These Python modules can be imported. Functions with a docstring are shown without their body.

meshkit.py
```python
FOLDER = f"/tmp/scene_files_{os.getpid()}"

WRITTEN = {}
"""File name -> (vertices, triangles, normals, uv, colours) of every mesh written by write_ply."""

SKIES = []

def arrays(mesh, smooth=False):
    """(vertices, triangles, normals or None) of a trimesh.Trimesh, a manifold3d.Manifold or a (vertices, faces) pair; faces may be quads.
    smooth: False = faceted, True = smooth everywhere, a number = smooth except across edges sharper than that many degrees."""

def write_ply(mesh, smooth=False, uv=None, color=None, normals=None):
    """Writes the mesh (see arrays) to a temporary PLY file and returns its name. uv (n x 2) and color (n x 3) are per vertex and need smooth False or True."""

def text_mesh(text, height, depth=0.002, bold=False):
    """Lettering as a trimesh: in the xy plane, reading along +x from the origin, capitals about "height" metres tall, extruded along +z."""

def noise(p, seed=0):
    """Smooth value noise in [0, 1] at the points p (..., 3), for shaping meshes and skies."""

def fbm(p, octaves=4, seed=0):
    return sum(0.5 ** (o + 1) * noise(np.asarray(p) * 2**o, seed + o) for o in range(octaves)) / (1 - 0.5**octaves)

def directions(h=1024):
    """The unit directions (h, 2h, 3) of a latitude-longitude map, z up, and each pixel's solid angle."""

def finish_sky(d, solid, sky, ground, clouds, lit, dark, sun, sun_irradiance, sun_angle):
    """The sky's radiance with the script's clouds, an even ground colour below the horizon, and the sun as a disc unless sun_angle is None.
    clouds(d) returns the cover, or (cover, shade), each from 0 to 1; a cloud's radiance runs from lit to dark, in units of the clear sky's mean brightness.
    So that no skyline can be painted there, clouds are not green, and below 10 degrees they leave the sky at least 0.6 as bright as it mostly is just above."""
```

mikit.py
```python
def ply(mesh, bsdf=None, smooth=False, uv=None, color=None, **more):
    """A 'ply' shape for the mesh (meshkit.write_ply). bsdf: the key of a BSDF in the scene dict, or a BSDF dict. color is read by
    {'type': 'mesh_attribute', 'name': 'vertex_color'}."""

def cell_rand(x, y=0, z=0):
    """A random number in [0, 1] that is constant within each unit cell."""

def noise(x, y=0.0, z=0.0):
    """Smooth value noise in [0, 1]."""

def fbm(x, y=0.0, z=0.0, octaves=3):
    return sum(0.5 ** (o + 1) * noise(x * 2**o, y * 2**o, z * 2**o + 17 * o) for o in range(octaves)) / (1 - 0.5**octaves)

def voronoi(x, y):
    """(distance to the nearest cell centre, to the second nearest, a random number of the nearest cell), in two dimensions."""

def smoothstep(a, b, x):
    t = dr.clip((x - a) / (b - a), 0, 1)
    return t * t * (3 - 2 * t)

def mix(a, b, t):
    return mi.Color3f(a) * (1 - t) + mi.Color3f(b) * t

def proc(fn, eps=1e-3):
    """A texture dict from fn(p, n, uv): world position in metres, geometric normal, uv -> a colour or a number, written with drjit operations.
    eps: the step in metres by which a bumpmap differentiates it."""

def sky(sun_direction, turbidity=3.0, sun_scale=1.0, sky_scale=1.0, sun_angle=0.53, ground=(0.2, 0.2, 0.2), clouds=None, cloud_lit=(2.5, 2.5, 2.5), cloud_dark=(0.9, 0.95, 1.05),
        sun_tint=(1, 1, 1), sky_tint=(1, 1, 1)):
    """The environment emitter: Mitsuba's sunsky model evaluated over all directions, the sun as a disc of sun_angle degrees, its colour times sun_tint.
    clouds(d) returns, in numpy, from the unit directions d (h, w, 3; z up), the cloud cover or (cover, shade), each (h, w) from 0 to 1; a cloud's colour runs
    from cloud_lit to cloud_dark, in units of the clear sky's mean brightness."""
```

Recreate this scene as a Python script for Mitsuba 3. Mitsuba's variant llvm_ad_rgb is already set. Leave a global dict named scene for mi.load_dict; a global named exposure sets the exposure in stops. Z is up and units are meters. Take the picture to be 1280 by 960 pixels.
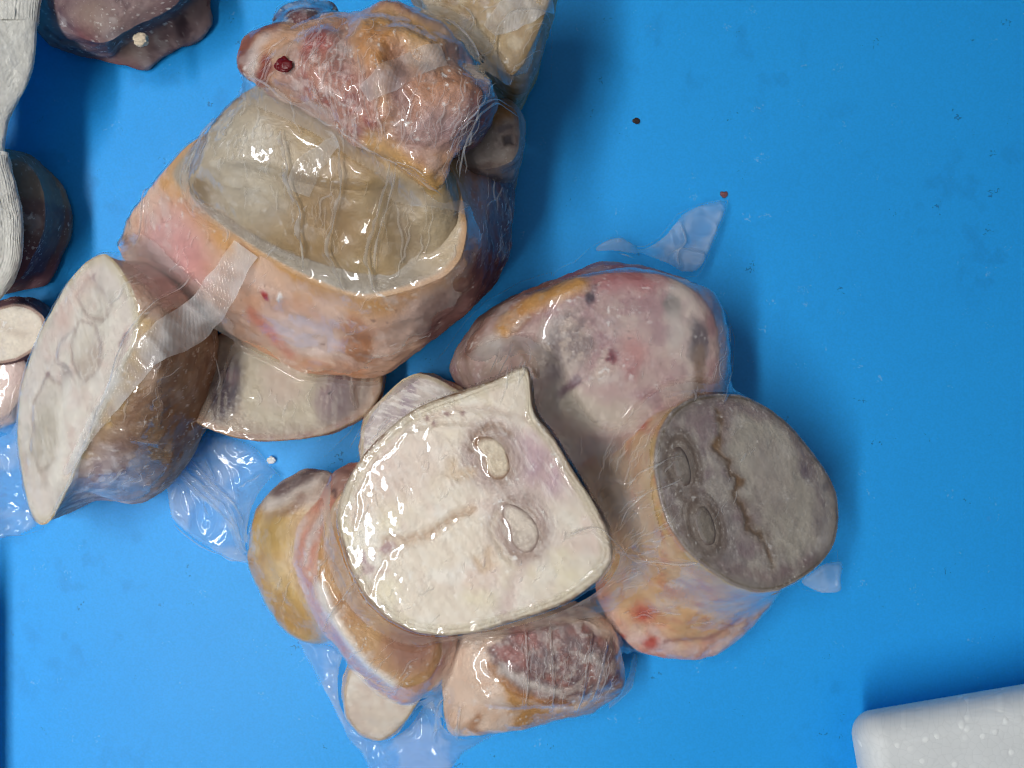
import math, random
import drjit as dr
import numpy as np, trimesh, mitsuba as mi, mikit, meshkit
from scipy import ndimage
from scipy.interpolate import CubicSpline, PchipInterpolator

T = mi.ScalarTransform4f
random.seed(5)
np.random.seed(5)
scene, labels = {}, {}
MM = 0.001

# ---------------------------------------------------------------- camera, lamps, exposure
exposure = 0.0
scene['camera'] = {'type': 'perspective', 'fov': 60.0, 'fov_axis': 'x', 'near_clip': 0.01, 'far_clip': 20.0,
                   'to_world': T().look_at(origin=[0, 0, 0.5], target=[0, 0, 0], up=[0, 1, 0])}
TUBE_L, PANEL_L = 40.0, 0.36


def rgb(v):
    return {'type': 'rgb', 'value': [float(c) for c in v]}


def box_mesh(x0, x1, y0, y1, z0, z1):
    m = trimesh.creation.box((x1 - x0, y1 - y0, z1 - z0))
    m.apply_translation(((x0 + x1) / 2, (y0 + y1) / 2, (z0 + z1) / 2))
    return m


def down_sheet(x0, x1, y0, y1, z):
    return (np.array([[x0, y0, z], [x0, y1, z], [x1, y1, z], [x1, y0, z]]), np.array([[0, 1, 2], [0, 2, 3]]))


scene['white_enamel'] = {'type': 'principled', 'base_color': rgb((.75, .75, .73)), 'roughness': .5}


def lamp(key, x, y, z, w, l, power, label):
    scene[key + '__housing'] = mikit.ply(box_mesh(x - w / 2 - .01, x + w / 2 + .01, y - l / 2 - .02, y + l / 2 + .02, z + .004, z + .06), 'white_enamel')
    scene[key + '__diffuser'] = mikit.ply(down_sheet(x - w / 2, x + w / 2, y - l / 2, y + l / 2, z), 'white_enamel',
                                          emitter={'type': 'area', 'radiance': rgb(power)})
    labels[key] = {'label': label, 'category': 'lamp'}


lamp('strip_lamp', -.62, -.25, 1.45, .13, 1.5, np.array((1.0, .985, .95)) * TUBE_L, 'long white strip lamp hanging over the left side of the blue table')
lamp('ceiling_panel_lamp', .3, 0, 2.4, 3.0, 3.0, np.array((.93, .98, 1.06)) * PANEL_L, 'large square white luminous ceiling panel above the middle of the table')


# ---------------------------------------------------------------- small helpers
def lin(c):
    c = np.asarray(c, float) / 255
    return np.where(c < .04045, c / 12.92, ((c + .055) / 1.055) ** 2.4)


def smooth(a, b, x):
    t = np.clip((x - a) / (b - a), 0, 1)
    return t * t * (3 - 2 * t)


def tag(key, label=None, cat=None, group=None, kind=None):
    d = {k: v for k, v in (('label', label), ('category', cat), ('group', group), ('kind', kind)) if v}
    labels.setdefault(key, {}).update(d)


def dist_path(x, y, pts, closed=False):
    p = np.asarray(pts, float)[:, :2]
    if closed:
        p = np.vstack([p, p[:1]])
    best = np.full(x.shape, 1e9)
    for a, b in zip(p[:-1], p[1:]):
        d = b - a
        t = np.clip(((x - a[0]) * d[0] + (y - a[1]) * d[1]) / max(d @ d, 1e-9), 0, 1)
        best = np.minimum(best, (x - a[0] - t * d[0]) ** 2 + (y - a[1] - t * d[1]) ** 2)
    return np.sqrt(best)


def inside(x, y, pts):
    p = np.asarray(pts, float)[:, :2]
    q = np.roll(p, -1, 0)
    c = np.zeros(x.shape, bool)
    for (ax, ay), (bx, by) in zip(p, q):
        if ay != by:
            c ^= ((ay > y) != (by > y)) & (x < (bx - ax) * (y - ay) / (by - ay) + ax)
    return c


GAIN = .86


class Skin:
    """Colours and relief of a piece, laid out in millimetres on the piece itself."""

    def __init__(s, pos, base, cap, rho, t, seed):
        s.p, s.cap, s.rho, s.t, s.seed = pos, cap, rho, t, seed
        s.x, s.y, s.z = pos.T
        s.col = np.tile(lin(base), (len(pos), 1))
        s.d = np.zeros(len(pos))
        w = lambda k, sc: (meshkit.fbm(pos / sc, 3, seed + k) - .5)
        s.wx, s.wy = w(31, 9.), w(37, 9.)
        s.fx, s.fy = w(41, 2.4), w(43, 2.4)
        s.warped = (s.x + 7 * s.wx + 2.2 * s.fx, s.y + 7 * s.wy + 2.2 * s.fy)

    def f(s, scale, k=0, octaves=4):
        sc = np.asarray(scale, float)
        return meshkit.fbm(s.p / sc + 13.7, octaves, s.seed + k)

    def mix(s, m, c):
        m = np.clip(m, 0, 1)[:, None]
        s.col = s.col * (1 - m) + lin(c) * m

    def mot(s, c, scale, lo, hi, k=0, where=1.0, a=1.0):
        s.mix(smooth(lo - .02, hi + .03, s.f(scale, k)) * where * a * .74, c)

    def spot(s, x, y, ra, rb=None, rot=0, c=None, soft=.35, a=1.0, d=0, warp=1.0):
        rb = rb or ra
        X, Y = s.x + warp * (s.warped[0] - s.x) - x, s.y + warp * (s.warped[1] - s.y) - y
        co, si = math.cos(math.radians(rot)), math.sin(math.radians(rot))
        r = np.hypot((X * co + Y * si) / ra, (-X * si + Y * co) / rb)
        m = 1 - smooth(1 - soft, 1 + soft, r)
        if c is not None:
            s.mix(m * a, c)
        s.d += d * m
        return m

    def path(s, pts, w, c=None, soft=.6, a=1.0, d=0, warp=.6, closed=False):
        r = dist_path(s.x + warp * (s.warped[0] - s.x), s.y + warp * (s.warped[1] - s.y), pts, closed) / w
        m = 1 - smooth(1 - soft, 1 + soft, r)
        if c is not None:
            s.mix(m * a, c)
        s.d += d * m
        return m

    def area(s, pts, c=None, soft=2.0, a=1.0, d=0, warp=1.0):
        X, Y = s.x + warp * (s.warped[0] - s.x), s.y + warp * (s.warped[1] - s.y)
        r = dist_path(X, Y, pts, True)
        m = smooth(-soft, soft, np.where(inside(X, Y, pts), r, -r))
        if c is not None:
            s.mix(m * a, c)
        s.d += d * m
        return m

    def specks(s, c, scale, thr, k=0, where=1.0, a=1.0):
        s.mix(smooth(thr, thr + .06, meshkit.noise(s.p / scale + 3.3, s.seed + k)) * where * a, c)

    def frost(s, amount=1.0, k=70):
        patch = smooth(.42, .62, s.f(16, k))
        s.specks((236, 232, 228), 1.5, .80, k + 1, patch, .75 * amount)
        s.specks((236, 232, 228), .8, .82, k + 2, .35 + .65 * patch, .5 * amount)
        s.mot((214, 208, 206), 7, .54, .68, k + 3, patch, .45 * amount)

    def done(s):
        g = 1 + .22 * (s.f(1.1, 90, 2) - .5) + .12 * (s.f(5, 91, 2) - .5)
        return np.clip(s.col * g[:, None] * GAIN, .003, .86)


def polar(poly, n):
    """Radius and height of a closed outline seen from its middle, at n angles."""
    p = np.asarray(poly, float)
    x, y = p[:, 0], p[:, 1]
    q = np.roll(p, -1, 0)
    cr = x * q[:, 1] - q[:, 0] * y
    A = cr.sum() / 2
    c = np.array([((x + q[:, 0]) * cr).sum() / (6 * A), ((y + q[:, 1]) * cr).sum() / (6 * A)])
    pp = np.vstack([p, p[:1]])
    u = np.r_[0, np.cumsum(np.linalg.norm(np.diff(pp, axis=0), axis=1) ** .5)]
    cs = CubicSpline(u, pp, bc_type='periodic')(np.linspace(0, u[-1], 2400))[:-1]
    lnr = np.stack([np.interp(np.linspace(0, u[-1], 2400), u, pp[:, k]) for k in range(3)], 1)[:-1]
    dn = .65 * cs + .35 * lnr
    th = np.arctan2(dn[:, 1] - c[1], dn[:, 0] - c[0])
    r = np.hypot(dn[:, 0] - c[0], dn[:, 1] - c[1])
    k = ((th + np.pi) / (2 * np.pi) * n).astype(int) % n
    R, Z, W = np.zeros(n), np.zeros(n), np.zeros(n)
    o = np.argsort(th)
    grid = -np.pi + (np.arange(n) + .5) / n * 2 * np.pi
    R = np.interp(grid, th[o], r[o], period=2 * np.pi)
    Z = np.interp(grid, th[o], dn[o, 2], period=2 * np.pi)
    sg = n / 360 * .8
    return c, ndimage.gaussian_filter1d(R, sg, mode='wrap'), ndimage.gaussian_filter1d(Z, sg, mode='wrap'), grid


PIECES = {}


def piece(key, label, rings, paint, base, n=300, ncap=70, nside=60, dome=0.0, edge=1.2, lumps=1.6, fine=.25, seed=1, cat='meat', bsdf='meat', bag=None,
          face='cut_face', side='skin', group=None, facelabel=None, sidelabel=None, relief=.25, bone=()):
    c0, r0, z0, th = polar(rings[0], n)
    zs = [(c0, r0, z0)]
    for q in rings[1:]:
        if isinstance(q, tuple):
            k, dx, dy, dz = q
            zs.append((c0 + np.array([dx, dy]), r0 * k, (z0 + dz) if dz <= 0 else np.full(n, float(dz))))
        else:
            c, r, z, _ = polar(q, n)
            zs.append((c, r, z))
    flare = zs[1][1].mean() > 1.03 * r0.mean()
    dropz = edge * (.55 if flare else 1.0)
    cs, sn = np.cos(th), np.sin(th)
    top = np.stack([c0[0] + r0 * cs, c0[1] + r0 * sn, z0], 1)
    ctr = np.array([c0[0], c0[1], z0.mean()])
    rows, cap, rho, tt = [], [], [], []
    rr = np.linspace(0, 1, ncap) ** .85
    rr[0] = .002
    rad = max(r0.mean(), 1)
    for q in rr:                                   # the face
        e = np.clip((q - (1 - 1.6 * edge / rad)) / (1.6 * edge / rad), 0, 1)
        p = ctr + (top - ctr) * q
        p[:, 2] += dome * (1 - q * q) - (dropz * e * e if flare else edge * (1 - np.sqrt(np.clip(1 - e * e, 0, 1))))
        rows.append(p); cap.append(np.ones(n)); rho.append(np.full(n, q)); tt.append(np.zeros(n))
    key3 = [np.stack([c[0] + r * cs, c[1] + r * sn, z - (dropz if i == 0 else 0)], 1) for i, (c, r, z) in enumerate(zs)]
    u = np.r_[0, np.cumsum([np.linalg.norm(b - a, axis=1).mean() for a, b in zip(key3[:-1], key3[1:])])]
    mid = PchipInterpolator(u, np.array(key3)) if len(key3) > 2 else None
    ss = np.linspace(0, 1, nside + 1)[1:]
    for q in ss:                                   # the sides
        p = mid(q * u[-1]) if mid is not None else key3[0] * (1 - q) + key3[1] * q
        rows.append(p); cap.append(np.zeros(n)); rho.append(np.ones(n)); tt.append(np.full(n, q))
    low = rows[-1]
    bc = low.mean(0)
    for q in (.8, .4, .02):
        rows.append(bc + (low - bc) * q); cap.append(np.zeros(n)); rho.append(np.ones(n)); tt.append(np.ones(n))
    P = np.concatenate(rows)
    m = len(rows)
    i, j = np.meshgrid(np.arange(m - 1), np.arange(n), indexing='ij')
    a, b, c, d = i * n + j, (i + 1) * n + j, (i + 1) * n + (j + 1) % n, i * n + (j + 1) % n
    F = np.stack([np.stack([a, b, c], -1), np.stack([a, c, d], -1)], 2).reshape(-1, 3)
    N = np.array(trimesh.Trimesh(P, F, process=False).vertex_normals)
    cap, rho, tt = map(np.concatenate, (cap, rho, tt))
    s = Skin(P, base, cap, rho, tt, seed)
    s.n = N
    paint(s)
    col = s.done()
    sidew = np.where(cap > 0, 0.0, np.minimum(1, tt * 6))
    bulge = (meshkit.fbm(P / 22., 3, seed + 5) - .5) * 5 * lumps + (meshkit.fbm(P / 6., 3, seed + 6) - .5) * 1.6 * lumps
    h = s.d + sidew * bulge + fine * (meshkit.fbm(P / 1.6, 2, seed + 7) - .5) + cap * relief * (meshkit.fbm(P / 5., 3, seed + 8) - .5) * 3
    if dome > 3:
        h = h + cap * (meshkit.fbm(P / 14., 3, seed + 5) - .5) * 2.6 * lumps
    Q = P + N * h[:, None]
    Q[:, 2] = np.maximum(Q[:, 2], .3)
    PIECES.setdefault(bag, []).append(Q)
    cut = (ncap - 1) * n * 2
    for part, f in ((face, F[:cut]), (side, F[cut:])):
        used = np.unique(f)
        back = np.full(len(Q), -1)
        back[used] = np.arange(len(used))
        scene[f'{key}__{part}'] = mikit.ply(trimesh.Trimesh(Q[used] * MM, back[f], process=False), bsdf, smooth=True, color=col[used])
    tag(key, label, cat, group)
    if facelabel:
        tag(f'{key}__{face}', facelabel)
    if sidelabel:
        tag(f'{key}__{side}', sidelabel)
    return c0


# ---------------------------------------------------------------- materials
def fine_bump(amp, size):
    return mikit.proc(lambda p, n, uv: amp * (mikit.noise(p.x / size, p.y / size, p.z / size) + .6 * mikit.noise(p.x / size * 2.3 + 9, p.y / size * 2.3, p.z / size * 2.3)), eps=2e-4)


def meat_bsdf(rough, spec, amp=.00012, size=.0011):
    return {'type': 'twosided', 'b': {'type': 'bumpmap', 'tex': fine_bump(amp, size), 'scale': 1.0,
            'b': {'type': 'principled', 'base_color': {'type': 'mesh_attribute', 'name': 'vertex_color'}, 'roughness': rough, 'specular': spec}}}


scene['meat'] = meat_bsdf(.42, .45)
scene['bare_meat'] = meat_bsdf(.55, .22, .0002, .0016)


def table_colour(p, n, uv):
    x, y = p.x, p.y
    big = mikit.fbm(x * 9, y * 9, 0, 3)
    smudge = mikit.smoothstep(.58, .78, mikit.fbm(x * 85 + 3, y * 70, 1, 4)) * mikit.smoothstep(.52, .74, mikit.fbm(x * 11 + 7, y * 11, 2, 2))
    grain = mikit.noise(x * 1400, y * 1400)
    near, second, pick = mikit.voronoi(x * 95 + .7 * mikit.noise(x * 700, y * 700), y * 95 + .7 * mikit.noise(x * 700 + 40, y * 700))
    size = .03 + .09 * mikit.cell_rand(pick * 997, 3)
    dots = mikit.smoothstep(size, size * .4, near) * dr.select(pick > .8, 1.0, 0.0)
    dark = mikit.smoothstep(size * 1.4, size * .7, near) * dr.select(pick < .06, 1.0, 0.0)
    c = mikit.mix((.012, .325, .82), (.016, .355, .86), big)
    c = mikit.mix(c, (.010, .19, .52), .24 * smudge)
    c = mikit.mix(c, (.010, .09, .25), .55 * dark)
    c = mikit.mix(c, (.25, .55, .84), .45 * dots)
    return c * (.95 + .1 * grain)


def table_relief(p, n, uv):
    a, b = (p.x + p.y * .62) * 4600, (p.x * .62 - p.y) * 4600
    return .000016 * (mi.Float(1) + .5 * (mikit.noise(p.x * 300, p.y * 300)) + 1.5 * dr.sin(a) * dr.sin(b)) + .00004 * mikit.fbm(p.x * 90, p.y * 90, 0, 2)


scene['blue_plastic'] = {'type': 'bumpmap', 'tex': mikit.proc(table_relief, eps=1.5e-4), 'scale': 1.0,
                         'b': {'type': 'principled', 'base_color': mikit.proc(table_colour), 'roughness': .46, 'specular': .32}}
CLEAR = {'type': 'thindielectric', 'int_ior': 1.42}


def milky(w, ta=1.0):
    weight = mikit.proc(w) if callable(w) else w
    return {'type': 'blendbsdf', 'weight': weight, 'a': dict(CLEAR),
            'b': {'type': 'principledthin', 'base_color': rgb((.86, .87, .88)), 'roughness': .22, 'diff_trans': ta, 'spec_trans': 0.0, 'eta': 1.45}}


scene['film'] = milky(lambda p, n, uv: 0.025 + .09 * mikit.smoothstep(.44, .68, mikit.fbm(p.x * 38, p.y * 38, p.z * 38, 3)))
scene['flap_film'] = milky(lambda p, n, uv: .18 + .24 * mikit.smoothstep(.40, .66, mikit.fbm(p.x * 70, p.y * 70, 3, 3)), .8)
scene['span_film'] = milky(lambda p, n, uv: .08 + .18 * mikit.smoothstep(.36, .66, mikit.fbm(p.x * 48, p.y * 48, p.z * 30, 3)), .9)
scene['pleat_film'] = milky(.17, .5)
scene['crease_film'] = milky(.32, .5)
scene['band_film'] = milky(lambda p, n, uv: .22 + .26 * mikit.smoothstep(.35, .7, mikit.fbm(p.x * 120, p.y * 120, p.z * 120, 2)), .6)
scene['seal_film'] = milky(lambda p, n, uv: .13 + .22 * mikit.smoothstep(.35, .7, mikit.fbm(p.x * 90, p.y * 90, p.z * 90, 2)), .7)

# ---------------------------------------------------------------- the table
scene['table_top'] = mikit.ply((np.array([[-.9, -.75, 0], [.9, -.75, 0], [.9, .75, 0], [-.9, .75, 0.]]), np.array([[0, 1, 2], [0, 2, 3]])), 'blue_plastic')
tag('table_top', 'blue plastic cutting board surface with faint smudges', kind='structure')


# ---------------------------------------------------------------- lower pack
def paint_b1(s):
    c = s.cap
    s.mot((238, 226, 190), 20, .45, .62, 1)
    s.mot((224, 198, 186), 15, .48, .64, 2, a=.9)
    s.mot((240, 234, 222), 11, .54, .66, 3)
    s.spot(-48.2,-39.3, 22, 14, 40, (226, 204, 190), .5, .6)
    s.spot(-50,-46.4, 17, 8, 25, (214, 190, 170), .6, .35)
    s.spot(9.9,-35.5, 11, 20, 60, (188, 150, 166), .7, .8)
    s.spot(10.6,-39.7, 5, 10, 65, (176, 138, 156), .7, .7)
    s.spot(5.3,-32.7, 14, 4, 70, (186, 150, 164), .7, .5)
    s.path([(21.3,-17.7),(13.5,-42.5),(7.1,-56.7),(4.2,-77.9),(0,-92),(-3.5,-102.5)], 3.0, (206, 180, 172), .9, .55, d=-.25)
    s.path([(-77,-57.3),(-71.6,-43),(-60.9,-28.7),(-42.9,-16.1),(-25,-11.4),(-7.1,-12.1),(7.1,-14.9)], 1.5, (190, 160, 140), .9, .5, d=-.3)
    s.path([(-70.1,-65.1),(-68.7,-50.1),(-60.9,-35.8),(-46.5,-21.5),(-32.1,-17.1),(-17.8,-18.5)], 1.0, (178, 156, 130), .9, .5, d=-.3)
    for q in [(-37.2,-14.7),(-29.3,-13.2),(-21.8,-14.3),(-33.9,-16.8)]:
        s.spot(q[0], q[1], 1.1, None, 0, (138, 92, 92), .6, .8)
    # the layered rind all round the left and lower edge
    lay = smooth(.88, .935, s.rho) * c
    s.mix(lay * .6, (206, 194, 164))
    lines = .5 + .5 * np.sin(s.rho * 190 + 8 * s.f(9, 61))
    s.mix(smooth(.55, .9, lines) * smooth(.90, .94, s.rho) * c * .6, (166, 148, 118))
    s.mix(smooth(.968, .992, s.rho + .045 * (s.f(7, 62) - .5)) * c * (.35 + .6 * smooth(.4, .6, s.f(11, 65))), (120, 86, 56))
    # seam between the two lobes
    s.path([(-54.9,-70.6),(-48.5,-69.9),(-42,-68.4),(-30.6,-63.3),(-24.9,-58.7),(-19.2,-55.5)], 2.4, (206, 178, 148), .8, .8, d=-.5)
    s.path([(-54.2,-69.9),(-42.8,-68),(-31.3,-64.1),(-24.2,-59),(-17.8,-54.7)], .8, (170, 136, 104), 1.0, .5, d=-.25, warp=1.2)
    s.path([(-49.9,-72.7),(-57.1,-79.2),(-60.6,-86.3),(-62,-93.4)], 1.5, (210, 186, 160), .8, .6, d=-.3)
    s.spot(-55.3,-74.2, 3.2, 2.6, 40, (168, 122, 126), .5, .9)
    s.spot(-66.8,-77.5, 2.2, 3.2, 0, (150, 108, 116), .5, .9)
    s.spot(-64.6,-82.4, 2.4, 2.6, 0, (160, 122, 122), .5, .8)
    s.mot((182, 144, 142), 3.0, .52, .62, 9, s.spot(-60.7,-79.2, 11, 8, 30), .6)
    s.mot((176, 140, 138), 2.6, .54, .64, 10, s.spot(1.8,-97.9, 6, 3, 30), .8)
    # halos of the two bones
    for x, y, rot in ((-8.5,-32.7, 20), (4.3,-62.7, 30)):
        s.spot(x, y, 15, 19, rot, (206, 188, 178), .4, .8, warp=.7)
        s.spot(x, y, 11.5, 15, rot, (180, 156, 148), .3, .8, warp=.6)
        r = np.hypot(s.x - x, s.y - y)
        s.mix((.5 + .5 * np.sin(r * 3.1 + 5 * s.f(8, 63))) * smooth(17, 12, r) * c * .5, (140, 108, 104))
    for bean in ([(-15.7,-23.5),(-16.7,-27.4),(-14.2,-30.6),(-12.1,-34.2),(-11.7,-39.1),(-8.2,-43),(-3.2,-42.6),(0,-38.4),(-1.4,-30.9),(-4.3,-26),(-9.6,-22.4)], [(-3.5,-52.5),(-4.6,-58.2),(-1.8,-63.8),(-0.7,-70.2),(3.5,-74.7),(9.2,-74.3),(12.7,-68.6),(11.3,-61.6),(7.1,-56.3),(1.4,-52.8)]):
        s.path(bean, 1.9, (146, 114, 90), 1.0, .75, closed=True, warp=1.3)
        s.path(bean, 3.6, (178, 154, 140), 1.0, .45, closed=True, warp=1.6)
    s.path([(-17.1,-28.5),(-15,-23.2),(-10.7,-19.6),(-5,-19.2),(0,-22.8)], 1.2, (150, 116, 92), .8, .8, d=-.4)
    s.path([(-26.7,-34.9),(-27.8,-39.2),(-23.1,-40.6),(-17.8,-39.2)], 2.2, (206, 178, 142), .9, .8, d=-.3)
    s.path([(-15.6,-78),(-12.8,-82.2),(-7.8,-80.1),(-9.9,-74.5)], 2.0, (208, 180, 146), .9, .8, d=-.3)
    s.path([(-7.1,-56.8),(-8.5,-63.9),(-6.4,-70.9),(-1.4,-76.5)], 1.4, (206, 188, 166), .9, .7, d=-.3)
    # fibres across the lobes
    fib = meshkit.fbm(np.stack([s.x * .9 + s.y * .6, (s.y * .9 - s.x * .6) * .18, s.z * 0], 1) / 1.3, 3, 77)
    s.mix(smooth(.52, .70, fib) * c * .3, (242, 236, 226))
    s.mix(smooth(.54, .70, 1 - fib) * c * .22, (212, 190, 174))
    s.specks((248, 248, 244), 1.1, .84, 71, c, .7)
    sk = 1 - c
    s.mix(sk, (150, 106, 78))
    s.mot((104, 66, 58), 9, .45, .6, 12, sk, .8)
    s.mot((196, 160, 120), 8, .5, .62, 13, sk, .7)


piece('meat_joint', 'cream cut slab with two bean shaped bones and pointed corner, topmost of the lower pack',
      [[(6.8,7.8,105.3),(8.5,-3.9,105.7),(10.3,-13.9,106.1),(18.1,-23.1,106.8),(25.8,-36.1,107.6),(33.9,-48.8,108.3),(41.6,-62.8,109.1),(44.4,-72.9,109.6),(43.7,-78.5,109.7),(38,-86.3,109.7),(27.1,-94.8,109.4),(13.1,-100.9,108.9),(-1.1,-105.3,108.3),(-14.9,-109.7,107.7),(-29.1,-111.7,107.1),(-43,-110.1,106.3),(-54.4,-104.6,105.6),(-64.5,-95.9,104.8),(-72.2,-81.8,104),(-76.6,-69,103.4),(-78.4,-58,103),(-76.7,-50.9,102.9),(-72.4,-40.8,102.8),(-64.9,-29.7,102.8),(-54.8,-19.7,103),(-43.3,-11.1,103.4),(-29.3,-5.4,103.9),(-15,-0.7,104.5),(-2.5,4.3,104.9)],
       (.995, 0, 0, -8), (.95, 2, -1, -28), (.80, 4, -4, -60)], paint_b1, (229, 216, 197), n=560, ncap=150, nside=40, dome=1.2, edge=1.0, lumps=.9, seed=11, bag='B', fine=.18, relief=.2,
      sidelabel='thin brown rind under the pale face')


def bone(key, poly, plane_z, base, ringc, seed, depth=5, grow=1.0):
    def paint(s):
        s.mot(np.minimum(np.array(base) * 1.05, 255), 4, .45, .62, 1)
        s.mot(ringc, 3, .52, .70, 2, a=.45)
        s.specks(np.minimum(np.array(base) * 1.1, 255), .9, .8, 3, a=.6)
        s.mix(smooth(.66, .97, s.rho + .16 * (s.f(3, 4) - .5)) * s.cap * (.45 + .7 * smooth(.40, .56, s.f(7, 8))), ringc)
        s.mix(1 - s.cap, ringc)
        r = s.rho
        s.d += -.2 * smooth(.85, .97, r) * s.cap 
    from scipy.spatial import cKDTree
    face_pts = PIECES['B'][-1]
    c0, r0, z0, th = polar(poly, 120)
    r0 = r0 * grow
    flat = np.concatenate([np.stack([c0[0] + r0 * np.cos(th) * q, c0[1] + r0 * np.sin(th) * q], 1) for q in np.linspace(.01, 1, 34)])
    zf = face_pts[cKDTree(face_pts[:, :2]).query(flat, 6)[1], 2].max(1).reshape(34, 120)
    zf = ndimage.gaussian_filter(zf, 1.2, mode='nearest')
    rows, rho, cap = [], [], []
    for iq, q in enumerate(np.linspace(.01, 1, 34)):
        rows.append(np.stack([c0[0] + r0 * np.cos(th) * q, c0[1] + r0 * np.sin(th) * q, zf[iq] + .18 + .35 * (1 - q ** 4) - .3 * max(0, (q - .8) / .2) ** 2], 1)); rho.append(np.full(120, q)); cap.append(np.ones(120))
    b = rows[-1].copy(); b[:, 2] -= depth
    rows.append(b); rho.append(np.ones(120)); cap.append(np.zeros(120))
    P = np.concatenate(rows); m, n = len(rows), 120
    i, j = np.meshgrid(np.arange(m - 1), np.arange(n), indexing='ij')
    a, b_, c, d = i * n + j, (i + 1) * n + j, (i + 1) * n + (j + 1) % n, i * n + (j + 1) % n
    F = np.stack([np.stack([a, b_, c], -1), np.stack([a, c, d], -1)], 2).reshape(-1, 3)
    s = Skin(P, base, np.concatenate(cap), np.concatenate(rho), np.concatenate(rho) * 0, seed)
    paint(s)
    P[:, 2] += s.d + .25 * (meshkit.fbm(P / 1.6, 2, seed) - .5)
    PIECES['B'][-1] = np.concatenate([PIECES['B'][-1], P])
    scene[key] = mikit.ply(trimesh.Trimesh(P * MM, F, process=False), 'meat', smooth=True, color=s.done())


bone('meat_joint__cut_face__bone', [(-15,-24.6,105.2),(-15.7,-27.1,105.2),(-13.5,-29.9,105.4),(-11.4,-33.4,105.6),(-10.7,-38.4,105.8),(-7.8,-41.6,106),(-3.9,-41.2,106.2),(-1.4,-37.7,106.2),(-2.5,-31.3,106),(-5,-27,105.7),(-10,-23.9,105.4)], 1.9, (222, 206, 180), (150, 116, 88), 21, grow=1.14)
bone('meat_joint__cut_face__bone_001', [(-2.8,-53.9,106.7),(-3.5,-58.2,106.8),(-0.7,-63.1,107),(0.4,-69.4,107.3),(4.2,-73.3,107.6),(8.5,-72.9,107.8),(11.3,-67.9,107.8),(10.3,-62.3,107.6),(6.4,-57.4,107.2),(1.4,-54.3,106.9)], 1.9, (214, 200, 184), (150, 126, 114), 22, grow=1.16)


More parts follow.
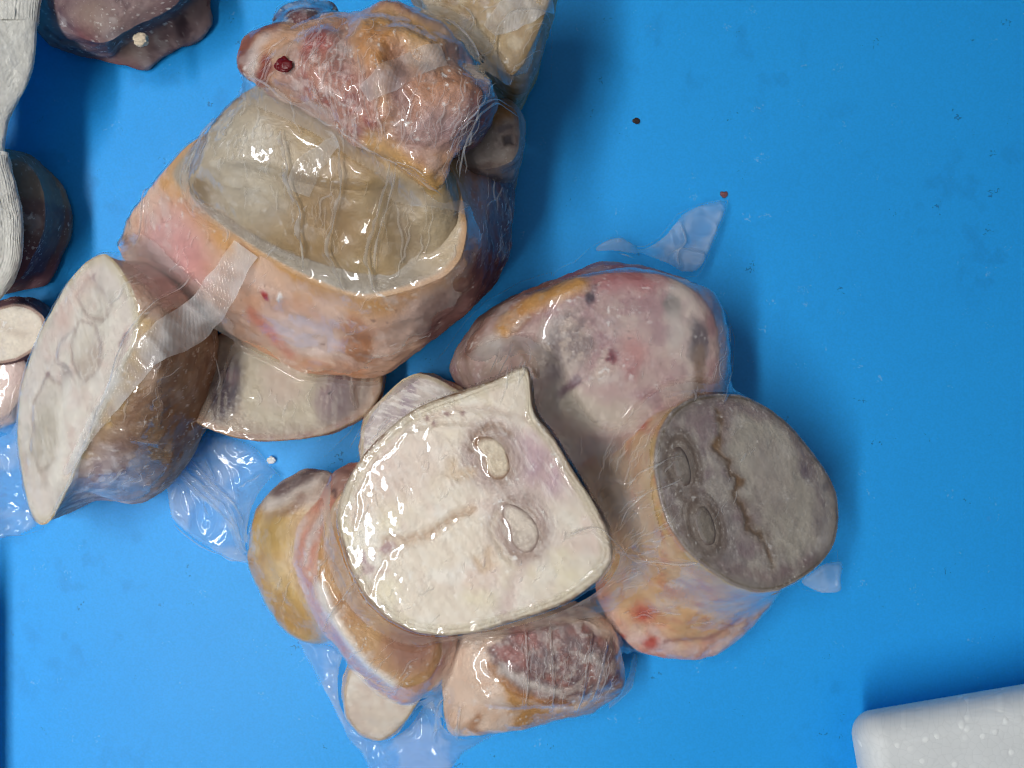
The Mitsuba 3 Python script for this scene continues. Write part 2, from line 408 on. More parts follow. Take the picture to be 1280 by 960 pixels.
def paint_b3(s):
    c = s.cap
    s.mot((182, 172, 164), 16, .44, .62, 1, c)
    s.mot((146, 124, 130), 13, .48, .62, 2, c, .9)
    s.mot((190, 182, 172), 9, .54, .66, 3, c, .6)
    s.area([(100.7,-7.6),(124.1,-13.6),(144.8,-35.2),(152.2,-54.6),(145.7,-76.7),(129.6,-84.5),(119.4,-78.3),(114.3,-60),(105,-41.2),(99.7,-24.5)], (190, 182, 168), 5, .75)
    s.spot(122,-41.9, 12, 16, 20, (184, 172, 164), .6, .6)
    s.path([(134.7,-19.5),(144.4,-39),(149.7,-56.4),(146.3,-69.3)], 3.2, (120, 102, 112), .9, .6)
    s.spot(140.9,-43.5, 3, 5, 20, (106, 88, 108), .6, .7)
    s.spot(152.2,-49.3, 2, 2, 0, (70, 66, 90), .5, .8)
    s.path([(71.8,-57.5),(75.3,-68.1),(86.5,-79.3),(106.2,-87.2),(122.8,-90),(138.3,-85.2)], 3.0, (136, 112, 112), .9, .6)
    s.path([(86.1,-9.4),(94.4,-7.6),(107,-9.6),(123.9,-15.5)], 3.2, (132, 110, 116), .9, .65)
    s.spot(84.9,-16.7, 7, 5, 30, (140, 116, 122), .6, .6)
    s.spot(99.9,-20.7, 9, 5, 60, (142, 116, 124), .6, .5)
    strk = meshkit.fbm(np.stack([(s.x * .9 + s.y * .3) / 3.5, (s.y * .9 - s.x * .3) / 9, s.z * 0], 1), 3, 37)
    s.mix(smooth(.54, .68, strk) * c * .30, (202, 194, 182))
    s.mix(smooth(.56, .70, 1 - strk) * c * .22, (122, 106, 110))
    # brown zigzag membrane
    zig = [(96.2,-13.2),(98.7,-20.7),(97.5,-27),(94,-29.8),(100.3,-35.6),(101.6,-41.8),(105.6,-45.7),(103.6,-50.3),(108.3,-55.3),(109.8,-65.1),(114.9,-70.1),(117.4,-76.4),(119.8,-83.7)]
    s.path(zig, 2.6, (140, 122, 108), .9, .7, d=-.1, warp=1.0)
    s.path(zig, 1.0, (112, 88, 68), .9, .75, d=-.3, warp=1.0)
    s.spot(96.2,-28.4, 2.6, 2.6, 0, (134, 104, 74), .5, .8)
    s.spot(106.3,-46.4, 2.4, 2, 0, (128, 98, 70), .5, .8)
    for x, y, rot in ((77.1,-36.5, 12), (87.3,-64.7, 18)):
        s.spot(x, y, 9.5, 16, rot, (140, 126, 116), .3, .9, warp=.4)
        co, si = math.cos(math.radians(rot)), math.sin(math.radians(rot))
        X, Y = (s.x - x) * co + (s.y - y) * si, -(s.x - x) * si + (s.y - y) * co
        r = np.hypot(X / 9., Y / 15.)
        s.mix((1 - smooth(.05, .16, abs(r - .82))) * c * .75, (112, 96, 88))
        s.mix((1 - smooth(.04, .12, abs(r - 1.06))) * c * .5, (108, 90, 84))
    rim = smooth(.86, .95, s.rho + .05 * (s.f(9, 66) - .5)) * c
    s.mix(rim * .6, (128, 116, 108))
    s.mix(smooth(.955, .965, s.rho) * (1 - smooth(.975, .985, s.rho)) * c * .8, (112, 98, 80))
    s.mot((222, 214, 202), 3.2, .60, .72, 7, c, .3)
    s.specks((226, 222, 214), 1.0, .86, 71, c, .6)
    k = 1 - c
    s.mix(k, (214, 170, 122))
    s.mix(k * (1 - smooth(.0, .10, s.t)), (200, 168, 104))
    s.mot((228, 196, 158), 10, .44, .6, 12, k, .9)
    s.mot((206, 146, 96), 8, .52, .64, 13, k, .7)
    s.mot((190, 106, 84), 5, .56, .66, 16, k, .6)
    s.specks((214, 196, 172), 1.3, .80, 17, k, .6)
    lowp = k * smooth(.42, .60, s.t + .3 * (s.f(14, 64) - .5))
    s.mix(lowp * .85, (214, 176, 160))
    s.mot((206, 128, 108), 9, .48, .62, 14, lowp, .9)
    s.mot((222, 206, 208), 10, .5, .62, 15, lowp, .8)
    for x, y, r in ((62.6,-19.4, 3.4), (67,-116.9, 5.0), (72.2,-134.2, 3.0), (57.2,-133.6, 2.6)):
        s.spot(x, y, r, r * 1.2, 0, (182, 62, 48), .7, .85)
    s.path([(114.3,-143.2),(122.9,-138),(131.5,-128.5)], 3.0, (160, 40, 62), .8, .9)
    s.path([(78.8,-132),(99.6,-129.5),(116.2,-120.3)], 1.3, (150, 96, 92), .9, .7)
    s.frost(.6)


piece('meat_joint_001', 'round slab with grey cut face, brown zigzag seam and yellow skin, right in lower pack',
      [[(67.5,-21.5,95.7),(74.6,-11.8,90.6),(85,-6.4,85.1),(97.1,-4.6,79.6),(111.1,-5.8,74),(123.4,-10.9,69.9),(135.6,-19.9,66.8),(146,-31.4,64.9),(154.6,-42.9,63.8),(159.6,-54.2,64.3),(159.9,-65.3,66.5),(156.6,-76.3,70.4),(149,-85,75.5),(137.3,-91.3,81.8),(124.5,-95.5,88.1),(112.3,-95.1,93.1),(100.7,-91.2,97.1),(89.1,-83.6,100.4),(78.1,-74.2,102.9),(70.4,-62.9,103.6),(66.3,-50.9,102.7),(64.5,-37.8,100.6),(65.3,-28.3,98.2)],
       [(52.3,-26.2,54),(64.4,-16.9,54),(76.4,-11.3,54),(92.5,-10.1,54),(116.7,-16.1,54),(138.8,-36.2,54),(148.9,-64.4,54),(146.9,-88.5,54),(132.8,-103.8,54),(112.7,-116.7,54),(88.5,-118.7,54),(66.4,-106.6,54),(53.1,-84.5,54),(47.5,-56.3,54)],
       [(38.7,-33.6,34),(50.4,-21,34),(67.3,-12.6,34),(88.3,-14.7,34),(117.7,-25.2,34),(138.7,-50.4,34),(147.1,-79.9,34),(142.1,-103,34),(126.1,-127,34),(107.2,-140.8,34),(88.3,-145.5,34),(67.3,-139.6,34),(49.2,-124,34),(42.9,-92.5,34),(37.8,-61,34)],
       [(53.8,-44.8,3),(71.7,-31.4,3),(94.2,-31.4,3),(125.5,-44.8,3),(139,-71.7,3),(139,-98.6,3),(125.5,-121.1,3),(107.6,-132.3,3),(85.2,-132.3,3),(67.3,-118.8,3),(58.3,-94.2,3),(52.9,-67.3,3)]],
      paint_b3, (152, 142, 140), n=480, ncap=120, nside=100, dome=1.5, edge=1.6, lumps=1.1, seed=31, bag='B', facelabel='grey cut face with two oval bones and a brown seam', sidelabel='yellow and orange skin with red bruises')
bone('meat_joint_001__cut_face__bone', [(74.2,-30,94.8),(73.2,-35.7,96.5),(74.9,-41.8,97.1),(77.9,-45.8,96.7),(80.7,-44.9,95.3),(81.3,-39.6,93.9),(79.6,-33,93.2),(77,-29.3,93.5)], 1.7, (138, 128, 120), (108, 92, 86), 23, grow=1.1)
bone('meat_joint_001__cut_face__bone_001', [(84.5,-56.8,96.4),(83,-61.6,98),(84.7,-68.1,98.7),(87.7,-72.4,98.5),(91.3,-72,96.9),(92.4,-66.5,95.2),(90.7,-60.4,94.5),(87.7,-56.3,94.9)], 1.7, (140, 130, 120), (108, 92, 86), 24, grow=1.1)


def paint_b2(s):
    s.mot((196, 164, 158), 15, .44, .60, 1)
    s.mot((208, 192, 176), 11, .50, .63, 2, a=.8)
    s.mot((176, 138, 138), 9, .54, .66, 3, a=.7)
    s.mot((156, 112, 120), 11, .47, .60, 21, 1.0, .9)
    s.mot((196, 172, 164), 6, .52, .64, 22, 1.0, .8)
    s.spot(19.4,-7.8, 16, 9, 0, (206, 192, 170), .6, .8)
    s.spot(38.8,-15.5, 20, 8, 0, (200, 188, 168), .6, .7)
    s.spot(54.1,50.2, 22, 6, 5, (172, 108, 110), .7, .8)
    s.spot(61.8,52.1, 14, 5, -8, (164, 92, 96), .7, .5)
    s.spot(23.2,15.4, 13, 17, -25, (188, 170, 156), .4, .9)
    s.mot((120, 98, 98), 4, .40, .56, 4, s.spot(27.7,19.2, 11, 17, -28), 1.0)
    s.spot(20,5.8, 5, 4, 0, (120, 96, 104), .6, .7)
    s.path([(23.1,-4.6),(27.7,-1.5),(31.5,1.9)], 2.2, (108, 62, 78), .7, .95)
    s.spot(37.1,41.3, 2.6, 3.2, 0, (72, 48, 60), .5, 1.0)
    s.spot(39.4,45.9, 2.0, 2.0, 0, (120, 88, 92), .5, .7)
    s.spot(48.3,13.3, 3.6, 3.4, 0, (128, 54, 66), .5, .95)
    s.spot(48.3,12.9, 1.2, 1.2, 0, (104, 46, 56), .5, .9)
    s.spot(57.9,15.2, 6, 8, 0, (188, 124, 120), .7, .7)
    s.spot(57.1,4.6, 3, 5, 0, (170, 108, 108), .7, .7)
    s.spot(77.6,37.3, 4.5, 6.5, 0, (122, 112, 106), .4, .9)
    s.spot(77.6,26.1, 4.0, 10, 0, (194, 182, 174), .6, .7)
    s.path([(80.3,50.2),(85.7,38.6),(84.2,23.2),(87.3,7.7),(85.7,-3.9)], 4.5, (200, 188, 176), .9, .5)
    s.spot(89.2,20.2, 5.0, 11.5, 5, (80, 62, 68), .4, .95)
    s.path([(89.3,15.7),(90.8,3.9),(88.5,-7.8)], 3.0, (118, 88, 66), .7, .85)
    s.spot(100,35.6, 2.6, 5, 0, (112, 84, 92), .6, .8)
    s.path([(-8,54.1),(24,60.1),(48.1,60.9),(72.1,59.3),(92.1,52.1),(104.1,36)], 3.5, (136, 62, 58), .9, .75)
    # left slope: skin folds with the yellow ridge
    lft = 1 - smooth(-0.8, 15.9, s.x)
    s.mot((176, 152, 140), 10, .42, .58, 8, lft, .9)
    s.path([(-4,25.9),(0,32.7),(8,37.9),(19.9,43.1),(31.9,47.8)], 4.2, (198, 146, 80), .8, .95, d=1.6)
    s.path([(0,30.4),(4.1,34.5)], 4.0, (186, 128, 62), .8, .9)
    s.path([(0,40.8),(12.2,49.7),(24.5,55),(36.7,57.9)], 3.2, (148, 84, 84), .9, .85)
    s.path([(11.4,47.9),(20.3,52)], 1.2, (84, 62, 66), .9, .8)
    s.spot(-11.6,17.4, 7, 6, 0, (214, 200, 190), .6, .8)
    s.path([(9.1,33.7),(0,24.7),(6.2,12.3),(11.5,4.1)], 1.2, (150, 116, 96), .9, .7, d=-.6)
    s.mot((150, 120, 126), 8, .52, .64, 9, lft * smooth(.3, .6, s.t), .7)
    s.specks((74, 56, 60), 1.6, .90, 10, s.cap, .5)
    s.path([(-24.4,16.2),(-15.4,31.7),(0,43),(20.3,52)], 3.5, (138, 92, 74), .9, .8)
    s.path([(101,44.5),(108.3,27.5),(109.1,10.1),(105.1,-4)], 3.0, (146, 96, 84), .9, .75)
    s.frost(.8)


piece('meat_lump', 'pinkish grey frosted lump with dark spots and a yellow ridge, uppermost of the lower pack',
      [[(9.2,18.4,74),(15.4,36.5,74),(28.8,49.2,74),(50,53.8,74),(73,52.3,74),(89.2,43.8,74),(97.6,30.7,74),(99.9,13.5,74),(96.8,-3.8,74),(84.5,-15.4,74),(61.5,-25,74),(36.5,-25,74),(19.2,-15.4,74),(10.8,-0,74)],
       [(-25.6,14.2,50),(-16.2,31.7,50),(0,43.8,50),(20.3,52.8,50),(44.7,60.9,50),(65,60.9,50),(85.3,54.8,50),(101.5,45.5,50),(108.8,28.4,50),(110.4,10.1,50),(107.6,-6.1,50),(93.4,-24.4,50),(65,-36.5,50),(32.5,-34.5,50),(4.1,-26.4,50),(-16.2,-8.1,50),(-23.5,4.1,50)],
       [(-33.4,7.3,26),(-28.2,21.4,26),(-17.1,35.9,26),(0,45.3,26),(21.4,54.7,26),(47,63.3,26),(68.4,62.9,26),(88.9,54.7,26),(104.8,40.6,26),(113.3,17.1,26),(106.9,-8.6,26),(85.5,-34.2,26),(42.8,-42.8,26),(4.3,-34.2,26),(-21.4,-12.8,26)],
       [(-22.5,8.1,2),(-13.5,22.5,2),(4.5,35.9,2),(27,44.9,2),(53.9,50.3,2),(85.4,42.7,2),(103.3,22.5,2),(98.8,-9,2),(71.9,-31.4,2),(27,-31.4,2),(-4.5,-13.5,2)]],
      paint_b2, (182, 152, 146), n=440, ncap=110, nside=80, dome=2.5, edge=4, lumps=1.2, seed=41, bag='B', face='cut_face', facelabel='pinkish grey cut face with dark spots')


def paint_b4(s):
    s.mot((206, 194, 184), 9, .44, .6, 1, s.cap)
    s.mot((160, 142, 148), 8, .5, .63, 2, s.cap, .8)
    s.path([(-50.7,-0),(-53.4,-10.1),(-54.5,-20.2),(-56.5,-28.2)], 2.6, (150, 132, 142), .8, .8)
    s.spot(-38.4,-4, 8, 6, 30, (214, 202, 192), .5, .8)
    fib = meshkit.fbm(np.stack([s.x * .3 + s.y, s.x - s.y * .3, s.z * 0], 1) / np.array([1.2, 7, 1]), 3, 7)
    s.mix(smooth(.52, .66, fib) * s.cap * .7, (226, 220, 214))
    s.mix(smooth(.92, .96, s.rho) * s.cap * .8, (196, 180, 150))
    s.mix(1 - s.cap, (176, 150, 120))
    s.mot((128, 92, 88), 8, .48, .6, 5, 1 - s.cap, .8)
    s.spot(-29.9,0.4, 4, 2, -30, (146, 92, 84), .6, .8)
    s.frost(.9)


piece('meat_joint_002', 'small grey frosted slab end showing between the cream slab and the pinkish lump',
      [[(-76.3,-22.7,50.3),(-73.9,-16.2,49.9),(-69.1,-10.2,49.7),(-62.6,-3.7,49.7),(-55.6,2.4,49.8),(-47.5,5.3,50.4),(-39.3,3.2,51.4),(-32.7,-0,52.4),(-27.4,-3.2,53.2),(-16,-16,55.6),(-20,-37.9,57.4),(-39.9,-55.9,57.2),(-60.1,-64.1,56),(-73.3,-52.4,53.5),(-76.8,-37.2,51.7)],
       (1.04, 0, 0, -8), (.98, 1, 0, 12), (.8, 2, 0, 2)], paint_b4, (188, 174, 168), n=260, ncap=70, nside=40, dome=1.5, edge=2, seed=51, bag='B')


def paint_b5(s):
    s.mot((206, 172, 100), 12, .42, .6, 1)
    s.mot((178, 136, 72), 9, .5, .64, 2, a=.8)
    s.mot((222, 198, 150), 8, .54, .66, 3, a=.8)
    
    s.mix(smooth(-5, 6, s.y - (-63.6) + 9 * s.wx) * .9, (196, 178, 168))
    s.path([(-123.8,-61.7),(-111.6,-53.6),(-99.5,-47.1)], 3.2, (224, 214, 206), .8, .85)
    s.path([(-120.8,-55.7),(-110.6,-50),(-98.3,-42.6)], 3.0, (98, 70, 76), .8, .85)
    s.path([(-123.3,-68.7),(-113.2,-63.9),(-105.1,-57.4)], 2.2, (140, 98, 84), .8, .6)
    s.spot(-119.2,-74.8, 9, 8, 0, (190, 156, 84), .5, .8)
    s.spot(-117.7,-95.4, 9, 8, 0, (218, 190, 140), .6, .8)
    s.spot(-113.1,-121.4, 11, 6, -30, (188, 146, 84), .6, .8)
    s.frost(.45)


piece('meat_joint_003', 'yellow skinned slab edge with a frosted top corner, leftmost of the lower pack',
      [[(-123.9,-73.2,54),(-118.3,-62.4,54),(-108.6,-54.3,54),(-96.6,-49.9,54),(-84.5,-56.3,54),(-80.5,-84.5,54),(-84.5,-112.7,54),(-92.5,-123.9,54),(-102.6,-120.7,54),(-113.5,-109.4,54),(-119.9,-95.8,54),(-123.5,-84.5,54)],
       [(-137.7,-80.4,36),(-133.1,-67,36),(-124.7,-54.4,36),(-110.9,-46,36),(-98.4,-45.2,36),(-83.7,-54.4,36),(-77.4,-87.9,36),(-83.7,-121.4,36),(-94.2,-134.8,36),(-104.6,-135.2,36),(-117.2,-129.3,36),(-127.7,-117.2,36),(-134.8,-102.1,36),(-138.1,-90.4,36)],
       [(-140.6,-87.3,16),(-135.4,-72,16),(-126.6,-61.1,16),(-104.8,-52.4,16),(-87.3,-69.9,16),(-83,-96.1,16),(-91.7,-126.6,16),(-107,-137.5,16),(-124.4,-128.8,16),(-135.4,-111.3,16)],
       [(-134.8,-89.9,2),(-116.8,-71.9,2),(-94.3,-76.4,2),(-89.9,-103.3,2),(-98.8,-130.3,2),(-116.8,-130.3,2),(-130.3,-112.3,2)]],
      paint_b5, (200, 160, 92), n=280, ncap=70, nside=60, dome=3, edge=5, seed=61, bag='B', face='upper_side', lumps=1.2)


def paint_b6(s):
    s.mot((206, 164, 112), 10, .44, .6, 1)
    s.mot((176, 124, 84), 9, .52, .64, 2, a=.8)
    s.spot(-47.8,-127.6, 15, 11, 40, (158, 108, 92), .6, .85)
    s.spot(-79,-83, 10, 14, -30, (204, 152, 88), .6, .8)
    s.spot(-86.9,-63.2, 8, 10, 0, (206, 178, 150), .6, .8)
    k = 1 - s.cap
    s.mix(k * .85, (224, 178, 158))
    s.mot((206, 128, 108), 8, .48, .6, 4, k, .8)
    s.path([(-115.4,-76.8),(-117,-87.1),(-113.7,-97.5),(-111.2,-103.7)], 2.6, (176, 70, 56), .8, .85)
    s.path([(-110.2,-90.5),(-107.8,-107),(-98.7,-123.4),(-86.4,-137.8)], 3.2, (226, 170, 140), .8, .8)
    s.path([(-93.3,-98),(-90.1,-106.7),(-83,-118.5),(-75.9,-130.4),(-68.8,-140.3),(-59.3,-147)], 2.8, (240, 232, 222), .8, .95, d=.6)
    s.path([(-93.3,-63.5),(-99.2,-79.4),(-101.2,-87.3)], 2.2, (224, 214, 208), .8, .7)
    s.path([(-107.3,-63.1),(-98.3,-54.1),(-91.3,-45.1),(-81.9,-41.8)], 2.4, (150, 70, 72), .8, .8)
    s.spot(-85.6,-46.9, 7, 6, 30, (150, 118, 112), .6, .8)
    s.spot(-87.7,-53.8, 2.2, 2, 30, (90, 66, 70), .6, .8)
    s.spot(-60.7,-164.1, 8, 3, -20, (206, 200, 206), .6, .8)
    s.path([(-105.1,-68.7),(-110.7,-84.9),(-105.1,-105.1)], 2.5, (234, 226, 222), .9, .5)
    s.frost(1.1)


piece('meat_joint_004', 'orange tan slab with pink rim and white frost line, left under the cream slab',
      [[(-79.6,-49.1,67.6),(-88.4,-62,70.4),(-92.6,-77.2,72.3),(-93.2,-92.4,73.2),(-89.4,-106,72.9),(-81.9,-119.8,71.7),(-71.8,-132.7,69.8),(-61.6,-143.5,67.8),(-51.7,-148.9,65.6),(-41,-145.2,62.8),(-34.9,-132.8,60.6),(-37.7,-111.1,60.2),(-47.5,-87,61.5),(-59.1,-67,63.4),(-70.5,-52.9,65.5)],
       [(-79,-39.9,44),(-91.7,-44.4,44),(-98.7,-54.3,44),(-107.8,-63.4,44),(-114.8,-75.7,44),(-116,-86.8,44),(-112.7,-101.2,44),(-107.8,-113.5,44),(-97.1,-127.9,44),(-84.3,-142.3,44),(-70.8,-155.1,44),(-57.2,-164.1,44),(-48.5,-162.1,44),(-35.8,-152.2,44),(-26.7,-131.6,44),(-32.9,-107,44),(-45.3,-82.3,44),(-61.7,-57.6,44)],
       [(-86.2,-47.4,22),(-99.2,-56.1,22),(-110,-73.3,22),(-114.3,-90.6,22),(-110,-112.1,22),(-97,-131.5,22),(-81.9,-148.8,22),(-64.7,-161.7,22),(-47.4,-159.5,22),(-36.7,-142.3,22),(-43.1,-112.1,22),(-60.4,-77.6,22)],
       [(-89.9,-62.9,2),(-103.3,-89.9,2),(-98.8,-116.8,2),(-80.9,-143.8,2),(-62.9,-157.2,2),(-49.4,-143.8,2),(-53.9,-112.3,2),(-71.9,-76.4,2)]],
      paint_b6, (196, 150, 104), n=320, ncap=80, nside=70, dome=2, edge=2.5, seed=71, bag='B', lumps=1.1)


def paint_b7(s):
    s.mot((238, 232, 222), 7, .45, .6, 1, s.cap)
    s.mot((212, 190, 176), 7, .52, .64, 2, s.cap, .7)
    s.mix(smooth(.90, .96, s.rho) * s.cap * .8, (206, 176, 138))
    s.mix(1 - s.cap, (206, 176, 150))
    s.mot((222, 208, 196), 6, .48, .6, 3, 1 - s.cap)
    s.frost(.8)


piece('meat_joint_005', 'small cream slab end at the very bottom of the lower pack',
      [[(-85.4,-150.7,36.1),(-88.6,-162.9,32.1),(-88.1,-176.7,28),(-81.3,-187.5,25.5),(-71.1,-191.4,25.3),(-60.4,-183.7,28.7),(-53.2,-173.8,32.4),(-45.9,-158.5,37.7),(-49.6,-144.8,41.4),(-66.2,-138.5,41.7),(-78.9,-141.2,39.6)],
       (1.05, -1, -1, -9), (.98, 0, 1, 6), (.8, 0, 1, 1)], paint_b7, (226, 212, 196), n=220, ncap=60, nside=30, dome=1.5, edge=2.0, seed=81, bag='B')


def paint_b8(s):
    s.mot((226, 200, 180), 12, .42, .6, 1)
    s.mot((206, 168, 140), 8, .52, .64, 2, a=.8)
    s.area([(-10.8,-141.9),(4.1,-158.5),(20.7,-168.1),(41.5,-166.8),(53.9,-157.7),(62.2,-161.8),(49.8,-176.4),(24.9,-180.5),(0,-179.3),(0,-166),(-6.2,-153.5)], (186, 136, 74), 3, .95)
    s.path([(-11.4,-141.9),(-4.9,-148.8),(4.1,-154.9),(16.3,-159.8),(28.5,-161.5)], 2.6, (164, 108, 52), .8, .95, d=.5)
    torn = s.area([(-11.4,-134),(0,-125),(16.2,-121.8),(36.5,-119.8),(50.7,-129.9),(56,-148.2),(50.7,-158.3),(32.5,-160.8),(20.3,-159.1),(4.1,-152.6),(-6.1,-145.3)], (116, 86, 86), 2.5, .95, d=-.6)
    s.mot((150, 92, 80), 6, .44, .60, 5, torn, .9)
    s.mot((196, 182, 174), 4, .52, .62, 6, torn, .85)
    s.mot((90, 62, 70), 5, .54, .64, 7, torn, .8)
    s.spot(6.1,-129.3, 8, 5, -20, (156, 76, 62), .6, .85)
    s.spot(0,-137.2, 9, 3.4, -25, (152, 72, 60), .6, .8)
    s.path([(-6.1,-144.1),(4.1,-148.2),(16.2,-153.5),(24.4,-155.1)], 2.2, (214, 204, 196), .9, .7)
    s.spot(54.3,-156.9, 6, 9, 20, (104, 64, 74), .6, .9)
    s.d += torn * 2.4 * (s.f(5, 66) - .5)
    s.path([(-17,-169.6),(-21.2,-176),(-12.7,-180.2)], 1.8, (170, 118, 80), .8, .7)
    s.frost(1.0)


piece('meat_lump_001', 'torn reddish meat lump with a yellow skin band, bottom middle of the lower pack',
      [[(-24.2,-135.4,52),(-12.1,-127.3,52),(4,-123.3,52),(24.2,-119.2,52),(40.4,-121.2,52),(48.5,-131.3,52),(51.7,-145.5,52),(45.3,-154.4,52),(30.3,-160.9,52),(12.1,-163.3,52),(-4,-164.1,52),(-16.2,-161.7,52),(-23.4,-149.5,52)],
       [(-33.5,-139,36),(-25.1,-127.7,36),(4.2,-117.2,36),(33.5,-115.1,36),(52.3,-125.6,36),(58.6,-146.5,36),(57.8,-159.9,36),(51.9,-164.9,36),(41.9,-170.4,36),(25.1,-175.8,36),(4.2,-180,36),(-15.9,-182.5,36),(-31.8,-182.9,36),(-35.2,-163.2,36)],
       [(-32.9,-146.9,14),(-17.5,-135.9,14),(26.3,-125,14),(52.6,-140.3,14),(59.2,-162.2,14),(43.8,-175.4,14),(21.9,-182.4,14),(-8.8,-188.5,14),(-30.7,-188.5,14)],
       [(-22.5,-152.7,2),(4.5,-143.8,2),(40.4,-143.8,2),(49.4,-166.2,2),(27,-177.5,2),(-9,-184.2,2)]],
      paint_b8, (222, 196, 176), n=340, ncap=90, nside=60, dome=3, edge=4, seed=91, bag='B', lumps=1.3, face='torn_side', facelabel='torn red flesh with a yellow band')


# ---------------------------------------------------------------- upper pack
def paint_a1(s):
    c = s.cap
    s.mot((232, 226, 214), 14, .44, .6, 1, c)
    s.mot((214, 190, 182), 10, .50, .63, 2, c, .75)
    s.mot((184, 178, 170), 9, .54, .66, 3, c, .7)
    s.spot(-201.1,12.2, 7, 15, -22, (176, 158, 146), .45, .8)
    s.path([(-192.7,27.1),(-200.8,20.9),(-207,15.3)], 4, (228, 222, 210), .8, .8)
    for ov in ([(-206.5,30.6),(-197.6,28.4),(-193,18.8),(-196.3,5.7),(-204.5,0.8),(-210.3,9.6),(-210.9,21.2)], [(-228.2,3.9),(-218.8,-0),(-217.3,-15.6),(-223.2,-35.4),(-234.2,-43.8),(-240.3,-32),(-237.3,-10)], [(-200.9,51.2),(-191.2,45),(-186.6,35.5),(-192.6,30.1),(-202.4,33.5),(-208.2,42.1)]):
        s.path(ov, 1.1, (166, 148, 142), .9, .7, closed=True, d=-.3)
        s.area(ov, (206, 196, 182), 3, .35)
    s.path([(-210.7,26.9),(-219.2,19.4),(-221.6,11.7),(-212.5,3.9)], 1.2, (170, 156, 156), .8, .6, d=-.4)
    s.spot(-215.7,1.6, 3, 5, 0, (150, 148, 148), .7, .6)
    s.spot(-229.3,-25.7, 9, 20, -15, (190, 182, 166), .6, .7)
    s.path([(-200.9,49.3),(-211.3,41.5),(-216.8,31)], 5, (220, 190, 180), .9, .5)
    s.path([(-215.2,-0),(-219.4,-15.6),(-218.9,-31.3),(-224.7,-47.3)], 3, (236, 232, 222), .9, .8)
    for q in [(-180.4,19.3),(-179.4,23),(-218.7,50.3),(-220.5,42.7),(-196.9,50.9),(-228.2,3.9)]:
        s.spot(q[0], q[1], 1.4, 2.2, -20, (150, 122, 126), .6, .7)
    s.mix(smooth(.90, .95, s.rho) * c * .6, (206, 196, 168))
    s.mix(smooth(.972, .99, s.rho) * c * .75, (176, 150, 98))
    fib = meshkit.fbm(np.stack([s.x * .9 + s.y * .3, (s.y * .9 - s.x * .3) * .2, s.z * 0], 1) / 1.4, 3, 17)
    s.mix(smooth(.53, .66, fib) * c * .35, (240, 237, 230))
    s.specks((244, 242, 236), 1.2, .85, 71, c, .6)
    k = 1 - c
    s.mix(k, (150, 118, 92))
    s.mix(k * (1 - smooth(.03, .16, s.t)), (186, 152, 92))
    s.mot((128, 94, 76), 10, .46, .6, 4, k, .85)
    s.mot((176, 150, 132), 8, .5, .63, 5, k, .8)
    top = k * s.spot(-168.7,52.4, 22, 16, 0, soft=.5)
    s.mix(top * .8, (196, 158, 146))
    low = k * s.spot(-207.8,-50.9, 26, 14, 40, soft=.5)
    s.mix(low * .75, (176, 164, 172))
    s.mot((226, 220, 222), 5, .50, .62, 6, low, .8)
    s.mot((118, 92, 104), 6, .55, .65, 7, low, .7)
    s.spot(-168.5,-20.3, 11, 9, 30, (134, 92, 52), .5, .75)
    s.path([(-257.8,-78.9),(-251.7,-72.3),(-243.8,-66.6),(-235,-62.3),(-228,-58.7)], 2.4, (130, 44, 56), .8, .9 * k)
    s.path([(-150.3,16.2),(-150.3,8.9),(-151.2,1.6)], 2.2, (140, 34, 32), .7, .9)
    s.specks((62, 46, 40), 1.4, .90, 8, k, .6)
    s.frost(.9)


piece('meat_joint_006', 'oval slab with white marbled cut face and brown skin, far left of upper pack',
      [[(-190.2,60.9,85.7),(-181.3,53.3,89.8),(-174.6,43,92.6),(-171.1,32.6,93.8),(-171.9,22.4,93),(-178.8,10.4,88.9),(-187.8,-4.5,83.6),(-198.6,-21,77.4),(-209.3,-37.9,71.2),(-220.2,-55.7,64.9),(-230.8,-69.2,58.9),(-237.4,-70.6,55.6),(-243.7,-62.9,52.8),(-249,-42.5,51.1),(-250.5,-23.1,51.3),(-247.6,-4,53.8),(-240.3,13.5,58.3),(-229.4,30.2,64.6),(-216.2,46.7,72),(-203.7,57,78.8)],
       [(-187.1,58.8,76.7),(-170,47.8,85.8),(-161.8,33.3,89.7),(-162,22.2,88.9),(-167.3,3.7,85.1),(-178.1,-15.2,78.1),(-191.4,-34.9,69.6),(-209.9,-50.2,58.5),(-229.8,-63,46.7),(-244.1,-71.6,38.3),(-250.9,-63.8,34.9),(-255,-44.2,33.6),(-255.4,-23.1,34.4),(-251,-4.2,37.8),(-243.2,14,43.1),(-232.2,30.4,50.1),(-218.2,45.8,58.7),(-203.8,55.4,67.2)],
       [(-190.9,62.2,40),(-173,54.2,38),(-158.2,37.7,36),(-154.7,21,34),(-156.2,4.2,32),(-162,-17.8,30),(-171.6,-39.6,28),(-183.9,-55.2,26),(-203.5,-63.8,22),(-224.9,-63.7,16),(-243.1,-70.7,10),(-255.2,-73.2,8),(-258.3,-53.3,8),(-254.5,-8.8,12),(-231.9,34.4,24)],
       [(-204,49.3,3),(-183.8,40.4,3),(-172.6,17.9,3),(-174.9,-9,3),(-186.1,-35.9,3),(-206.2,-53.8,3),(-228.7,-53.8,3),(-237.6,-26.9,3),(-228.7,17.9,3)]],
      paint_a1, (224, 214, 205), n=480, ncap=120, nside=100, dome=1.5, edge=1.4, lumps=1.0, seed=101, bag='A', facelabel='white marbled cut face', sidelabel='brown skin with a frosted lower end')


